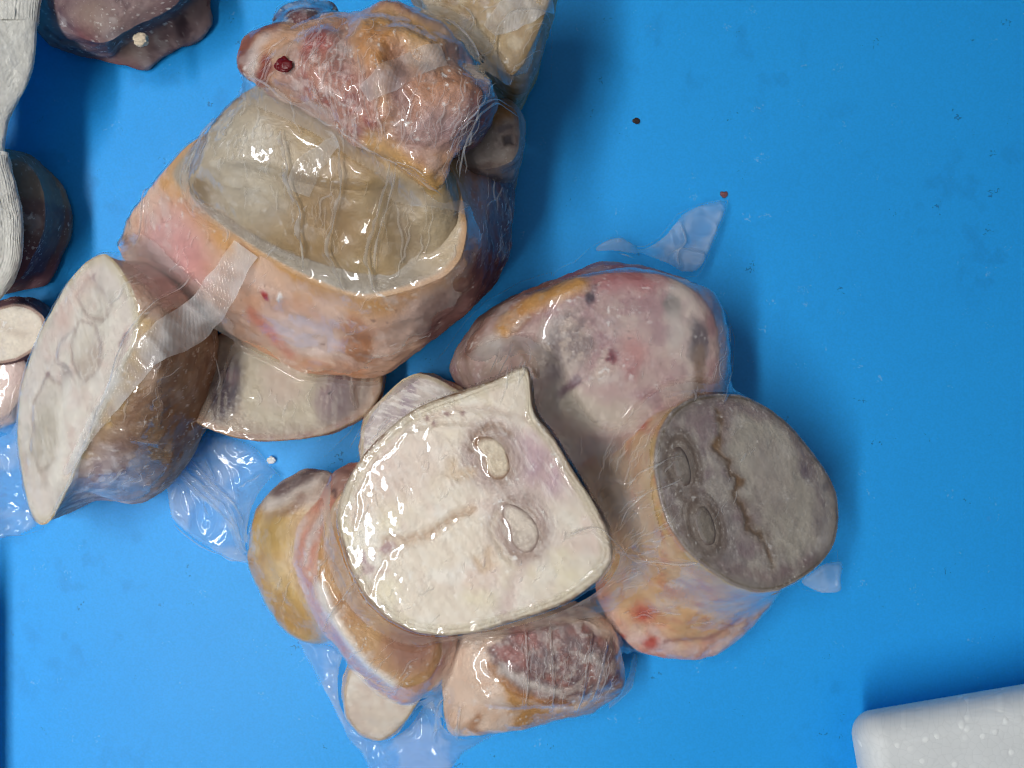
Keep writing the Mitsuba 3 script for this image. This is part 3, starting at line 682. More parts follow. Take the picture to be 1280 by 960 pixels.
def paint_a2(s):
    c = s.cap
    s.mot((178, 168, 152), 12, .44, .6, 1, c)
    s.mot((150, 138, 122), 9, .52, .64, 2, c, .7)
    s.spot(-30.5,68.1, 16, 22, 0, (206, 184, 150), .5, .7)
    s.path([(-159.2,88),(-125.1,59.6),(-97.1,47.3),(-78.3,40.4),(-60.9,36.6)], 4.5, (184, 176, 164), .9, .7)
    s.mix(smooth(.94, .98, s.rho) * c, (206, 166, 124))
    k = 1 - c
    s.mix(k, (214, 174, 150))
    s.mix(k * (1 - smooth(.03, .14, s.t)), (208, 158, 100))
    s.mot((226, 196, 180), 14, .44, .58, 4, k, .9)
    s.mot((204, 150, 116), 9, .52, .66, 5, k, .7)
    s.spot(-164.9,65.9, 20, 18, 30, (214, 166, 164), .6, .9)
    s.spot(-152.7,58.7, 9, 11, 30, (206, 136, 134), .7, .5)
    s.spot(-103.2,23.8, 18, 9, -22, (224, 200, 190), .5, .85)
    s.spot(-74.1,20, 9, 10, 0, (186, 124, 78), .4, .9)
    s.path([(-141.1,17.4),(-120.3,11.6),(-99.6,5.8),(-78.8,5)], 4.5, (204, 142, 98), .8, .75)
    s.path([(-125.3,33.3),(-119.4,27.4),(-115.5,19.6),(-113.5,15.7)], 3.0, (206, 112, 88), .9, .7)
    s.spot(-117.5,42.7, 1.8, 2.6, 20, (176, 34, 34), .5, .95, d=.7)
    s.spot(-108.6,41.9, 1.4, 1.4, 0, (240, 240, 240), .5, .9, d=.5)
    s.spot(-39.2,35.2, 14, 8, 45, (206, 178, 166), .6, .8)
    rt = k * smooth(-27.8, -7.9, s.x)
    s.mix(rt * .75, (188, 134, 126))
    s.mot((206, 122, 92), 10, .46, .6, 6, rt, .8)
    dk = k * s.path([(-4,113.2),(0,97),(-0.8,80.8),(-7.3,60.6),(-20.2,38.4),(-36.4,24.2)], 8.5, soft=.7)
    s.mix(dk * .85, (98, 46, 56))
    s.mot((70, 30, 44), 6, .5, .62, 7, dk, .8)
    s.specks((96, 42, 40), 1.6, .90, 8, k, .7)
    s.frost(1.0)


piece('meat_joint_007', 'thick orange pink skinned slab with curved rim and milky hollow, middle of upper pack',
      [[(-162.9,99.3,82.9),(-155.8,89.9,84.9),(-145.2,79.7,87.4),(-134.4,71.8,89.6),(-114.8,59,93.5),(-97.1,49.5,96.8),(-78.3,41.5,100),(-65.7,38.4,101.9),(-55.2,39.8,103),(-44.7,42.5,103.9),(-29.6,48.5,105),(-22.5,57.4,104.8),(-20.4,69.4,103.6),(-22.6,84.5,101.5),(-29,101.4,98.7),(-43.8,116.9,95.1),(-73.9,125.6,90.4),(-104.5,128.7,86.4),(-131.4,123.9,83.7),(-152.5,113,82.5)],
       [(-186.5,86.1,62),(-183.3,71.1,62),(-167.9,55.3,62),(-149.4,41.5,62),(-127.2,29.6,62),(-102.7,19,62),(-79,12.6,62),(-59.3,13.4,62),(-39.5,23.7,62),(-19.8,39.5,62),(-8.7,61.2,62),(-7.1,83,62),(-11.1,104.7,62),(-23.7,118.5,62),(-55.3,126.4,62),(-94.8,126.4,62),(-134.3,118.5,62),(-166,102.7,62)],
       [(-205.1,72.8,36),(-198.8,60.7,36),(-182.1,50.2,36),(-157,31.8,36),(-139.4,20.9,36),(-122.2,12.1,36),(-104.6,5.4,36),(-78.7,2.9,36),(-63.6,5.9,36),(-38.5,26,36),(-17.6,43.1,36),(-3.3,64,36),(0.4,81.6,36),(0.4,99.2,36),(-5.9,113,36),(-25.1,121.4,36),(-58.6,125.6,36),(-100.5,121.4,36),(-142.3,108.8,36),(-184.2,92.1,36)],
       [(-191.6,66.8,6),(-151.5,40.1,6),(-111.4,22.3,6),(-80.2,17.8,6),(-49,31.2,6),(-22.3,53.5,6),(-11.1,80.2,6),(-13.4,107,6),(-35.7,115.9,6),(-107,115.9,6),(-160.4,98,6)]],
      paint_a2, (168, 156, 140), n=480, ncap=90, nside=110, dome=-4, edge=2.0, lumps=1.2, seed=111, bag='A', facelabel='greyish cut face sunk under cloudy film', sidelabel='orange and pink skin with frost')


def paint_a3(s):
    s.mot((178, 156, 118), 18, .42, .60, 1)
    s.mot((152, 122, 82), 14, .5, .66, 2, a=.7)
    s.spot(-118.9,99.9, 20, 26, 20, (196, 186, 168), .7, .85)
    s.mot((222, 216, 204), 3.5, .54, .66, 5, s.spot(-117.8,102.2, 17, 22, 20), .6)
    s.spot(-67.6,95.3, 11, 12, 0, (170, 134, 78), .7, .7)
    s.spot(-80.9,70.4, 15, 15, 0, (158, 124, 80), .7, .65)
    s.spot(-32.2,69.7, 11, 20, 10, (190, 172, 142), .6, .8)
    s.spot(-47.2,67.2, 7, 20, 14, (142, 124, 104), .9, .6, d=-4)
    s.path([(-56.1,97),(-45,92.8),(-32.9,85.9)], 3.4, (200, 162, 94), .8, .9)
    s.spot(-140.7,86.6, 6, 5, -40, (128, 104, 70), .6, .7)
    s.frost(.5)


piece('meat_lump_002', 'tan brown smooth skinned lump sunk in the hollow of the upper pack',
      [[(-127.2,97.1,121),(-117.6,116.2,121),(-106,125.1,121),(-82.1,115.6,121),(-58.1,101.9,121),(-34.2,90.9,121),(-33.2,86.2,121),(-54.7,82.7,121),(-82.1,84.8,121),(-106,90.9,121),(-119.7,93.7,121)],
       [(-137.2,94.3,110),(-130.2,110.5,110),(-118.9,126,110),(-105.5,133,110),(-77.4,126,110),(-49.3,111.9,110),(-29.6,95,110),(-27.4,83,110),(-35.2,73.2,110),(-52.8,68.3,110),(-77.4,71.1,110),(-102,78.8,110),(-123.1,85.8,110)],
       [(-145.8,89.9,98),(-139.3,108.8,98),(-124,129.1,98),(-108.8,136.4,98),(-79.8,129.1,98),(-50.8,114.6,98),(-27.6,96.5,98),(-23.9,81.2,98),(-25.4,66,98),(-35.5,54.4,98),(-50.8,49,98),(-69.6,50,98),(-91.4,55.8,98),(-111.3,64.6,98),(-130.2,76.2,98),(-142.2,84.1,98)],
       (1.3, 0, 0, 80)], paint_a3, (172, 146, 108), n=360, ncap=70, nside=70, dome=3, edge=5, seed=121, bag='A', face='upper_side', lumps=1.0)


def paint_a4(s):
    s.mot((200, 152, 114), 11, .42, .58, 1)
    s.mot((170, 118, 98), 8, .5, .64, 2, a=.8)
    s.mot((214, 184, 170), 7, .53, .65, 3, a=.8)
    s.area([(-67.8,145.3),(-51.7,152.4),(-38.8,148.6),(-25.8,142.1),(-16.1,129.2),(-32.3,126),(-51.7,127.6),(-64.6,132.4)], (200, 158, 104), 4, .9)
    s.spot(-54.6,136.5, 10, 9, 0, (196, 130, 70), .6, .7)
    red = s.area([(-95.8,126.7),(-77.9,142.9),(-68.2,142.9),(-65,129.9),(-55.2,116.9),(-52,97.4),(-65,100.7),(-77.9,110.4),(-87.7,116.9)], (178, 124, 112), 4, .8)
    s.mot((146, 62, 62), 4.5, .52, .66, 5, red, .75)
    s.mot((228, 206, 200), 3.5, .53, .63, 6, red, .8)
    s.spot(-77.9,139.6, 5, 7, 0, (160, 50, 48), .7, .8)
    s.area([(-42.5,124.1),(-16.3,129),(-7.2,115.9),(-11.4,107.8),(-21.2,99.6),(-32.7,98),(-44.1,107.8)], (184, 130, 98), 4, .85)
    pur = s.spot(-11.6,110.6, 9, 9, 40, (92, 56, 78), .7, .8)
    s.spot(-23.1,104, 7, 5, 40, (112, 60, 60), .7, .8)
    s.spot(-33,102.4, 12, 8, 20, (176, 148, 150), .7, .7)
    s.spot(-44.3,118.2, 4, 10, 0, (128, 90, 92), .7, .7)
    s.spot(-21.1,136.4, 9, 6, 20, (112, 74, 88), .7, .75)
    s.path([(-109.1,130.9),(-112.4,137.6),(-107.4,145),(-99,148.3)], 3.4, (118, 46, 46), .8, .8)
    s.path([(-105.1,128.5),(-106.8,136.9),(-101.8,141.9)], 2.2, (206, 190, 184), .8, .8)
    s.spot(-99.7,127.4, 3.2, 3, 0, (126, 20, 26), .6, .9)
    s.spot(-100.4,132.1, 2.2, 2, 0, (126, 20, 26), .6, .9)
    s.path([(-57.7,98.4),(-47.5,92.6),(-37.3,85.5),(-30.5,81.4)], 4.0, (206, 160, 92), .8, .9)
    for fold_ in ([(-46.1,132.5),(-44.2,123.4),(-42.9,113.7),(-45.5,103.9)], [(-45.5,130.6),(-32.5,128),(-21.1,129.9),(-13,133.2)], [(-70.2,147),(-66,137.2),(-65.3,125.7),(-58.1,114.3)]):
        s.path(fold_, 4.5, (156, 116, 106), 1.0, .45, d=-2.6, warp=.9)
    fib = meshkit.fbm(np.stack([s.x, s.y * .16, s.z * .16], 1) / 1.3, 3, 57)
    s.mix(smooth(.57, .68, fib) * red * .5, (226, 206, 198))
    s.d += 3.0 * (s.f(7, 66) - .5)
    s.frost(1.1)


piece('meat_lump_003', 'bloody orange and red knuckle lump on top of the upper pack',
      [[(-100.1,131.8,142),(-93,138.9,142),(-77.5,145.3,142),(-64.6,147.9,142),(-45.2,147.9,142),(-30.7,141.5,142),(-20,130.8,142),(-12.9,117.9,142),(-16.1,108.2,142),(-24.2,100.8,142),(-33.9,95.3,142),(-45.2,96.9,142),(-59.7,103.3,142),(-72.7,111.4,142),(-86.6,118.8,142),(-96.2,123.4,142)],
       [(-114,136.3,126),(-109.3,146.4,126),(-97.8,150.5,126),(-81,156.6,126),(-67.5,157.9,126),(-54,160.6,126),(-37.1,155.9,126),(-25,149.1,126),(-14.2,134.3,126),(-6.7,120.1,126),(-10.8,112.7,126),(-18.9,103.2,126),(-24.3,96.2,126),(-27,87,126),(-32.1,81,126),(-48.6,91.8,126),(-65.5,101.9,126),(-77.6,110.7,126),(-91.1,118.8,126),(-108.6,128.9,126)],
       (1.0, 2, 0, 112), (.92, 6, 4, 96)], paint_a4, (198, 156, 126), n=420, ncap=110, nside=50, dome=6, edge=6, seed=131, bag='A', face='upper_side', lumps=1.8)


def ball(key, x, y, z, r, col, bsdf=None, squash=1.0, seed=1):
    m = trimesh.creation.icosphere(4, r)
    v = np.array(m.vertices)
    v *= 1 + 1.1 * (meshkit.fbm(v / (r * .8) + seed, 3, seed)[:, None] - .5)
    v[:, 0] *= 1.25
    v[:, 2] *= squash
    v += (x, y, z)
    m = trimesh.Trimesh(v * MM, m.faces, process=False)
    scene[key] = mikit.ply(m, bsdf or 'meat', smooth=True, color=np.tile(lin(col), (len(v), 1)))


ball('meat_lump_003__blood_clot', -91.1,127.2, 146, 2.9, (96, 12, 20), squash=.5, seed=3)


def paint_a5(s):
    s.mot((188, 160, 112), 9, .42, .58, 1)
    s.mot((146, 112, 74), 8, .5, .62, 2, a=.8)
    s.mot((206, 190, 162), 6, .54, .65, 3, a=.8)
    s.path([(8,135.6),(13.8,147.6),(16,156.7)], 3.0, (128, 96, 90), .9, .6)
    s.frost(.8)


piece('meat_lump_004', 'tan skinned lump under loose cloudy film at the top right of the upper pack',
      [[(-42.9,178.6,104),(-28.6,191.1,104),(0,196.5,104),(17.9,185.8,104),(12.9,160.8,104),(5.4,144.7,104),(0,138.6,104),(-8.9,143.6,104),(-17.9,153.6,104),(-30.4,160.8,104)],
       [(-48.6,183,86),(-29.9,201.7,86),(0,209.1,86),(22.4,194.2,86),(16.4,162.5,86),(14.2,153.1,86),(7.5,139.7,86),(1.5,137.4,86),(-10.5,144.9,86),(-26.1,160.6,86)],
       (1.0, 0, 0, 50), (.9, 0, 0, 20)], paint_a5, (180, 150, 106), n=260, ncap=70, nside=40, dome=2, edge=3, seed=141, bag='A', face='upper_side', lumps=1.0)


def paint_a6(s):
    s.mot((164, 150, 140), 9, .42, .58, 1)
    s.mot((116, 96, 92), 8, .5, .62, 2, a=.8)
    s.spot(-5.6,127.1, 7, 5, 30, (150, 106, 60), .6, .9)
    s.area([(-4.1,115.8),(0.4,116.5),(1.1,112),(-3.4,110.9)], (58, 50, 56), 1.2, .85, d=-.8, warp=.4)
    s.path([(-5.2,118.8),(-0.7,120.3)], 1.0, (92, 80, 84), .8, .7)
    s.frost(.5)


piece('meat_joint_008', 'grey slab end with a dark square hole, in the shade right of the bloody lump',
      [[(-29.9,108.3,86),(-22.4,117.6,86),(-13.1,127,86),(-3,131.5,86),(2.2,127,86),(3.7,117.6,86),(3,110.2,86),(0,104.6,86),(-6.7,101.6,86),(-16.8,100.8,86)],
       [(-33,108.6,70),(-25.2,124.1,70),(-13.6,133.8,70),(-3.1,138.1,70),(4.7,131.9,70),(6.6,122.2,70),(5.8,113.3,70),(1.9,106.3,70),(-4.7,102,70),(-15.5,100.9,70)],
       (1.0, 0, 0, 40), (.9, 0, 0, 4)], paint_a6, (150, 134, 126), n=260, ncap=70, nside=40, dome=2, edge=3, seed=151, bag='A', lumps=.9)


def paint_a8(s):
    c = s.cap
    s.mot((176, 156, 138), 12, .44, .6, 1, c)
    s.area([(-144.7,17),(-132.5,21.4),(-104.6,12.8),(-93.6,4.3),(-94.8,-12.6),(-102.6,-20.9),(-121,-24.2),(-137.8,-18.8),(-145.1,-4.2)], (196, 184, 158), 5, .85)
    s.area([(-131.5,8.5),(-112.8,10.6),(-109.8,-4.2),(-117.6,-12.6),(-129.3,-10.5)], (198, 174, 160), 5, .6)
    s.spot(-150.3,-1.7, 8, 17, -12, (70, 54, 64), .5, 1.0)
    s.spot(-147.8,4.2, 3, 5, 0, (130, 102, 106), .6, .8)
    s.spot(-144.5,3.4, 2, 2.4, 0, (110, 84, 84), .6, .8)
    s.spot(-91.1,-4.2, 11, 18, 10, (106, 78, 84), .6, .9)
    s.spot(-99.2,-8.4, 5, 10, 0, (146, 118, 120), .6, .7)
    s.spot(-77.2,-4.2, 8, 18, 10, (124, 98, 82), .6, .9)
    s.spot(-96,-5.1, .9, .9, 0, (40, 30, 34), .5, .9)
    s.mix(smooth(.86, .93, s.rho) * c * .7, (176, 142, 118))
    s.mot((136, 96, 96), 8, .48, .6, 3, smooth(.88, .94, s.rho) * c, .7)
    s.mix(smooth(.965, .985, s.rho) * c * .8, (150, 112, 72))
    fib = meshkit.fbm(np.stack([s.x, s.y * .18, s.z * 0], 1) / 1.5, 3, 27)
    s.mix(smooth(.53, .66, fib) * c * .25, (216, 206, 188))
    k = 1 - c
    s.mix(k, (176, 130, 92))
    s.mot((130, 90, 80), 8, .48, .6, 4, k, .8)
    s.frost(.15)


piece('meat_joint_009', 'flat bone slab with a cream middle and purple ends, lying under the orange pink slab',
      [[(-174.7,-8.4,36.6),(-174.3,4.2,33.3),(-167.8,19.1,29.1),(-149.9,30,25.2),(-129.2,34.4,22.8),(-95.2,36.8,20.1),(-69.1,25.9,21.4),(-68.4,8.6,25.9),(-69.6,-4.2,29.3),(-74.3,-13.5,32),(-81.6,-19.3,33.9),(-94.5,-25.5,36.3),(-109.6,-28.8,38),(-128,-29.9,39.4),(-145.3,-27.8,39.9),(-161.2,-22,39.4),(-169.9,-15.8,38.3)],
       (1.01, 0, 0, -6), (.97, 0, 1, -20), (.9, 0, 2, 2)], paint_a8, (176, 158, 138), n=340, ncap=90, nside=30, dome=1, edge=1.2, seed=161, bag='A', lumps=.7)


def paint_a9(s):
    s.mot((84, 66, 70), 6, .42, .58, 1)
    s.mot((200, 198, 200), 3.0, .52, .62, 2, a=.85)
    s.mot((120, 56, 58), 5, .54, .64, 3, a=.8)
    s.frost(1.2)


piece('meat_lump_005', 'small dark purple frosted scrap tucked behind the bloody lump at the top edge',
      [[(-97.3,151,128),(-94,156.4,128),(-85.6,159.1,128),(-77.9,157.1,128),(-75.2,151,128),(-80.5,145,128),(-92.3,144.3,128)], [(-104,155.4,112),(-100.8,162.8,112),(-89.3,167.7,112),(-78.4,165.2,112),(-75.6,156.1,112),(-84,147.7,112),(-99.8,147.7,112)], (1.0, 0, 0, 96), (.9, 0, 0, 84)],
      paint_a9, (92, 72, 76), n=200, ncap=50, nside=30, dome=4, edge=4, seed=171, bag='A', face='upper_side', lumps=1.2)


# ---------------------------------------------------------------- loose pieces at the left edge
def paint_c(s):
    s.mot((112, 88, 92), 12, .42, .58, 1)
    s.mot((142, 120, 118), 8, .5, .62, 2, a=.8)
    s.mot((82, 56, 66), 8, .54, .64, 3, a=.8)
    s.spot(-217.5,170.7, 9, 10, 0, (126, 72, 78), .7, .7)
    s.path([(-206.4,182.6),(-200.5,172.7),(-194.5,165.9)], 3.4, (170, 156, 158), .9, .6)
    s.spot(-210.4,184.6, 9, 7, 0, (146, 124, 112), .7, .6)
    s.frost(.8)


piece('meat_lump_006', 'dark purplish unwrapped frozen lump cut by the top edge, beside the glove',
      [[(-235.5,190,50),(-224.1,178.6,50),(-211.9,174.6,50),(-203.8,175.4,50),(-197.7,180.2,50),(-185.5,185.9,50),(-172.5,192.8,50),(-164.4,207,50),(-198.9,223.3,50),(-231.4,215.2,50),(-237.5,198.9,50)],
       [(-262.4,201.6,12),(-258,190.6,12),(-243,182.3,12),(-231.6,180.5,12),(-218.8,180.9,12),(-214.4,186.7,12),(-201.6,191.1,12),(-188.4,199.4,12),(-170.8,213.5,12),(-167.3,233.3,12),(-211.3,255.3,12),(-259.7,242.1,12),(-268.5,220.1,12)],
       (.96, 0, 0, 5), (.88, 0, 0, 1)], paint_c, (132, 110, 110), n=320, ncap=80, nside=50, dome=5, edge=5, seed=181, bag='C', bsdf='bare_meat', lumps=1.5, face='upper_side')
ball('meat_lump_006__fat_crumb', -192.5,178.4, 40, 3.2, (206, 190, 166), 'bare_meat', seed=9)


def paint_c2(s):
    s.mot((116, 94, 94), 10, .42, .58, 1)
    s.mot((140, 122, 112), 8, .5, .62, 2, a=.8)
    s.mix(smooth(-3, 3, s.y - 97.5 + 6 * s.wx) * .7, (150, 136, 118))
    s.spot(-256.5,61.5, 16, 8, 40, (104, 62, 80), .7, .8)
    s.frost(.8)


piece('meat_lump_007', 'dark purple unwrapped slab half hidden under the white glove at the left edge',
      [[(-261.2,118,36),(-253.7,114.7,36),(-248.6,108,36),(-246.1,100.5,36),(-245.3,83.7,36),(-248.6,73.3,36),(-253.7,62.8,36),(-259.5,54.4,36),(-280.5,56.5,36),(-293,75.3,36),(-293,100.5,36),(-276.3,115.1,36)],
       [(-276.7,130,10),(-265.2,126.4,10),(-257.3,119.4,10),(-252,108.3,10),(-248.9,99,10),(-249.3,87.1,10),(-253.3,74.3,10),(-259.9,61.4,10),(-273.2,51.3,10),(-296.2,52.2,10),(-318.3,70.7,10),(-318.3,110.5,10),(-300.6,128.2,10)],
       (.96, 0, 0, 5), (.88, 0, 0, 1)], paint_c2, (132, 104, 98), n=300, ncap=70, nside=50, dome=2, edge=3, seed=191, bag='C', bsdf='bare_meat', lumps=1.1, face='upper_side')


def paint_c3(s):
    s.mot((232, 222, 206), 9, .44, .6, 1, s.cap)
    s.path([(-273.2,33.9),(-267.2,28.8),(-258.8,26.3)], 2.0, (200, 184, 168), .9, .6)
    s.mix(smooth(.90, .95, s.rho) * s.cap * .8, (170, 132, 120))
    s.mix(1 - s.cap, (104, 74, 80))
    s.frost(1.0)


piece('meat_joint_010', 'small cream cut end with dark rim at the left edge, beside the oval slab',
      [[(-288.1,33.9,30.4),(-272.9,39.8,31),(-262.2,42.3,31.3),(-254.7,40.6,31.1),(-249,36.4,30.7),(-246.8,29.7,30),(-250.6,21.2,29.2),(-263.8,12.8,28.3),(-285.1,12.8,28.3)],
       [(-301.8,39.1,8),(-286.3,44.4,8),(-273,48.4,8),(-261.9,46.6,8),(-254.8,40.8,8),(-253,31.1,8),(-257.4,17.8,8),(-275.2,8.9,8),(-301.8,11.1,8)],
       (.95, 0, 0, 2)], paint_c3, (226, 214, 198), n=240, ncap=60, nside=30, dome=1, edge=2, seed=201, bag='C', bsdf='bare_meat', lumps=1.0)


def paint_pink(s):
    s.mot((232, 204, 194), 14, .42, .6, 1)
    s.mot((220, 192, 186), 10, .52, .66, 2, a=.6)


piece('meat_joint_011', 'pale pink smooth piece under film at the left edge, below the small cream end',
      [[(-301.8,17.2,22),(-280.3,20.7,22),(-268.2,17.2,22),(-263,9.5,22),(-264.8,-4.3,22),(-271.7,-15.1,22),(-284.6,-20.7,22),(-301.8,-17.2,22)], [(-313.8,22.1,10),(-285.1,24.8,10),(-270.5,20.3,10),(-265.2,9.7,10),(-267,-8,10),(-274.9,-20.3,10),(-291.7,-26.5,10),(-313.8,-24.3,10)], (.95, 0, 0, 2)],
      paint_pink, (226, 204, 194), n=240, ncap=60, nside=30, dome=3, edge=4, seed=211, bag='A', face='upper_side', lumps=.8)


# ---------------------------------------------------------------- the vacuum bags: a film stretched over the pieces
G = .58


def ridge(shape, x, y, pts, h, w):
    d = dist_path(x, y, pts)
    return h * np.exp(-(d / w) ** 2)


FILMS, FOLDS, HEMS = {}, {}, {}


def bag(key, name, bagkey, flaps, folds, seed, label, sag, lo, hi, tight=()):
    sag = sag * 2.6
    nx, ny = int((hi[0] - lo[0]) / G), int((hi[1] - lo[1]) / G)
    xs, ys = lo[0] + (np.arange(nx) + .5) * G, lo[1] + (np.arange(ny) + .5) * G
    X, Y = np.meshgrid(xs, ys)
    H = np.zeros((ny, nx))
    for Q in PIECES[bagkey]:
        i, j = ((Q[:, 1] - lo[1]) / G).astype(int), ((Q[:, 0] - lo[0]) / G).astype(int)
        ok = (i >= 0) & (i < ny) & (j >= 0) & (j < nx)
        np.maximum.at(H, (i[ok], j[ok]), Q[ok, 2])
    H = ndimage.grey_closing(H, 5)
    foot = H > .5
    mask = ndimage.binary_closing(np.pad(foot, 40), ndimage.generate_binary_structure(2, 1), 22)[40:-40, 40:-40]
    mask = ndimage.binary_dilation(mask, iterations=7)
    base = np.full((ny, nx), .8)
    nz = lambda sc, k, o=3: meshkit.fbm(np.stack([X / sc, Y / sc, X * 0 + k * 3.1], -1), o, seed + k)
    wx, wy = 9 * (nz(12, 3) - .5), 9 * (nz(12, 4) - .5)
    ang = 6.3 * nz(34, 5, 2)
    U = (X + wx) * np.cos(ang) + (Y + wy) * np.sin(ang)
    W = -(X + wx) * np.sin(ang) + (Y + wy) * np.cos(ang)
    wave = meshkit.fbm(np.stack([U / 70, W / 15, X * 0 + 2.2], -1), 2, seed + 1)
    for pts, z in flaps:
        m = inside(X, Y, pts)
        mask |= m
        e = ndimage.gaussian_filter(m.astype(float), 5)
        base = np.maximum(base, (z * smooth(.1, .9, e) + 8 * np.abs(wave - .5) * smooth(.2, .8, e)) * m)
    O = np.maximum(ndimage.maximum_filter(H, 3) + .45, base)
    O = ndimage.gaussian_filter(O, .8)
    O = np.maximum(O, ndimage.maximum_filter(H, 3) + .2)
    sagmap = np.full((ny, nx), sag)
    for pts in tight:
        sagmap = np.where(inside(X, Y, pts), sag * 7, sagmap)
    sagmap = ndimage.gaussian_filter(sagmap, 4)
    Fz = None
    for k in (8, 4, 2, 1):                                     # a membrane over obstacles, coarse to fine
        n2, m2 = -(-ny // k), -(-nx // k)
        pad = lambda A, v: np.pad(A, ((0, n2 * k - ny), (0, m2 * k - nx)), constant_values=v).reshape(n2, k, m2, k)
        o = pad(O, 0).max((1, 3))
        mk = pad(mask.astype(float), 0).max((1, 3)) > 0
        f = o.copy() if Fz is None else np.maximum(o, ndimage.zoom(Fz, 2, order=1)[:n2, :m2])
        free = mk
        p = pad(sagmap, sag).mean((1, 3)) * (G * k) ** 2 / 4
        for _ in range(240 if k > 1 else 120):
            g = np.pad(f, 1, mode='edge')
            a = (g[2:, 1:-1] + g[:-2, 1:-1] + g[1:-1, 2:] + g[1:-1, :-2]) / 4 - p
            f = np.where(free, np.maximum(o, a), o)
        Fz = f
    gap = Fz - O
    loose = smooth(.3, 3, gap)
    Fz = ndimage.gaussian_filter(Fz, .7)
    # crinkles: short ones where the film clings, long soft ones where it spans
    rid = lambda a, b, k: 1 - np.abs(2 * meshkit.fbm(np.stack([U / a, W / b, X * 0 + k], -1), 2, seed + k) - 1)
    patch = smooth(.46, .64, nz(15, 6))
    steep = smooth(.15, .9, np.hypot(*np.gradient(ndimage.gaussian_filter(O, 4), G)))
    amp = patch * (.17 + .83 * steep)
    Fz = Fz + (1 - loose) * (.15 * rid(1.9, 4.5, 7) * amp + .02 * nz(2.2, 13, 2) + .40 * rid(5, 13, 8) * steep * patch + .20 * nz(1.8, 12, 2) * amp + (.02 + .05 * patch) * (.4 + .6 * steep) * nz(1.25, 14, 1))
    Fz = Fz + loose * (.7 * rid(8, 52, 9) + .16 * rid(2.4, 30, 10) + .05 * nz(1.3, 15, 1))
    for pts, h, w in folds:
        Fz = Fz + ridge(Fz.shape, X + .3 * wx, Y + .3 * wy, pts, min(h, 1.5), w)
    FILMS[key], FOLDS[key] = (lo, Fz), folds
    rimmask = ndimage.binary_dilation(~mask, iterations=3)
    HEMS[key] = []
    for pts, z in flaps:
        p = np.vstack([pts, pts[:1]])
        u = np.r_[0, np.cumsum(np.linalg.norm(np.diff(p, axis=0), axis=1))]
        q = np.arange(0, u[-1], .5)
        c = np.stack([np.interp(q, u, p[:, k]) for k in (0, 1)], 1)
        ii, jj = ((c[:, 1] - lo[1]) / G).astype(int), ((c[:, 0] - lo[0]) / G).astype(int)
        ok = (ii > 0) & (ii < ny) & (jj > 0) & (jj < nx)
        on = np.zeros(len(c), bool)
        on[ok] = rimmask[ii[ok], jj[ok]]
        for run in np.split(np.arange(len(c)), np.flatnonzero(np.diff(on.astype(int))) + 1):
            if on[run[0]] and len(run) > 16:
                HEMS[key].append((c[run], 0.05, .5))
    idx = np.arange(ny * nx).reshape(ny, nx)
    cell = mask[:-1, :-1] & mask[1:, :-1] & mask[:-1, 1:] & mask[1:, 1:]
    a, b, c, d = idx[:-1, :-1][cell], idx[:-1, 1:][cell], idx[1:, 1:][cell], idx[1:, :-1][cell]
    f = np.concatenate([np.stack([a, b, c], 1), np.stack([a, c, d], 1)])
    V = np.stack([X, Y, Fz], -1).reshape(-1, 3)
    close = ndimage.binary_dilation(foot, iterations=9).reshape(-1)[f[:, 0]]
    lo3 = (ndimage.gaussian_filter(loose, 2.5) > .55).reshape(-1)[f[:, 0]]
    sm = ndimage.gaussian_filter(Fz, 1.6)
    wall = ndimage.gaussian_filter((np.hypot(*np.gradient(sm, G)) > 2.5).astype(float), 1.8) > .45
    keep = ~wall.reshape(-1)[f[:, 0]]
    kinds = np.where(~close, 0, np.where(lo3, 1, 2))
    left = []
    for kind, (nm, bs, least) in enumerate((('flap', 'flap_film', 220), ('span', 'span_film', 260), (name, 'film', 0))):
        fk = f[keep & (kinds == kind)]
        if kind == 2:
            fk = np.concatenate([fk] + left)
            cc = trimesh.graph.connected_components(trimesh.graph.face_adjacency(fk), min_len=1, nodes=np.arange(len(fk)))
            groups = [np.concatenate([fk[c_] for c_ in cc if len(c_) > 400])]
        else:
            cc = trimesh.graph.connected_components(trimesh.graph.face_adjacency(fk), min_len=1, nodes=np.arange(len(fk)))
            left += [fk[c_] for c_ in cc if len(c_) < least]
            groups = sorted([fk[c_] for c_ in cc if len(c_) >= least], key=len, reverse=True)
        for q, fq in enumerate(groups):
            used = np.unique(fq)
            back = np.full(len(V), -1)
            back[used] = np.arange(len(used))
            scene[f'{key}__{nm}' + (f'_{q:03d}' if q else '')] = mikit.ply(trimesh.Trimesh(V[used] * MM, back[fq], process=False), bs, smooth=True)
    tag(key, label, 'plastic bag')




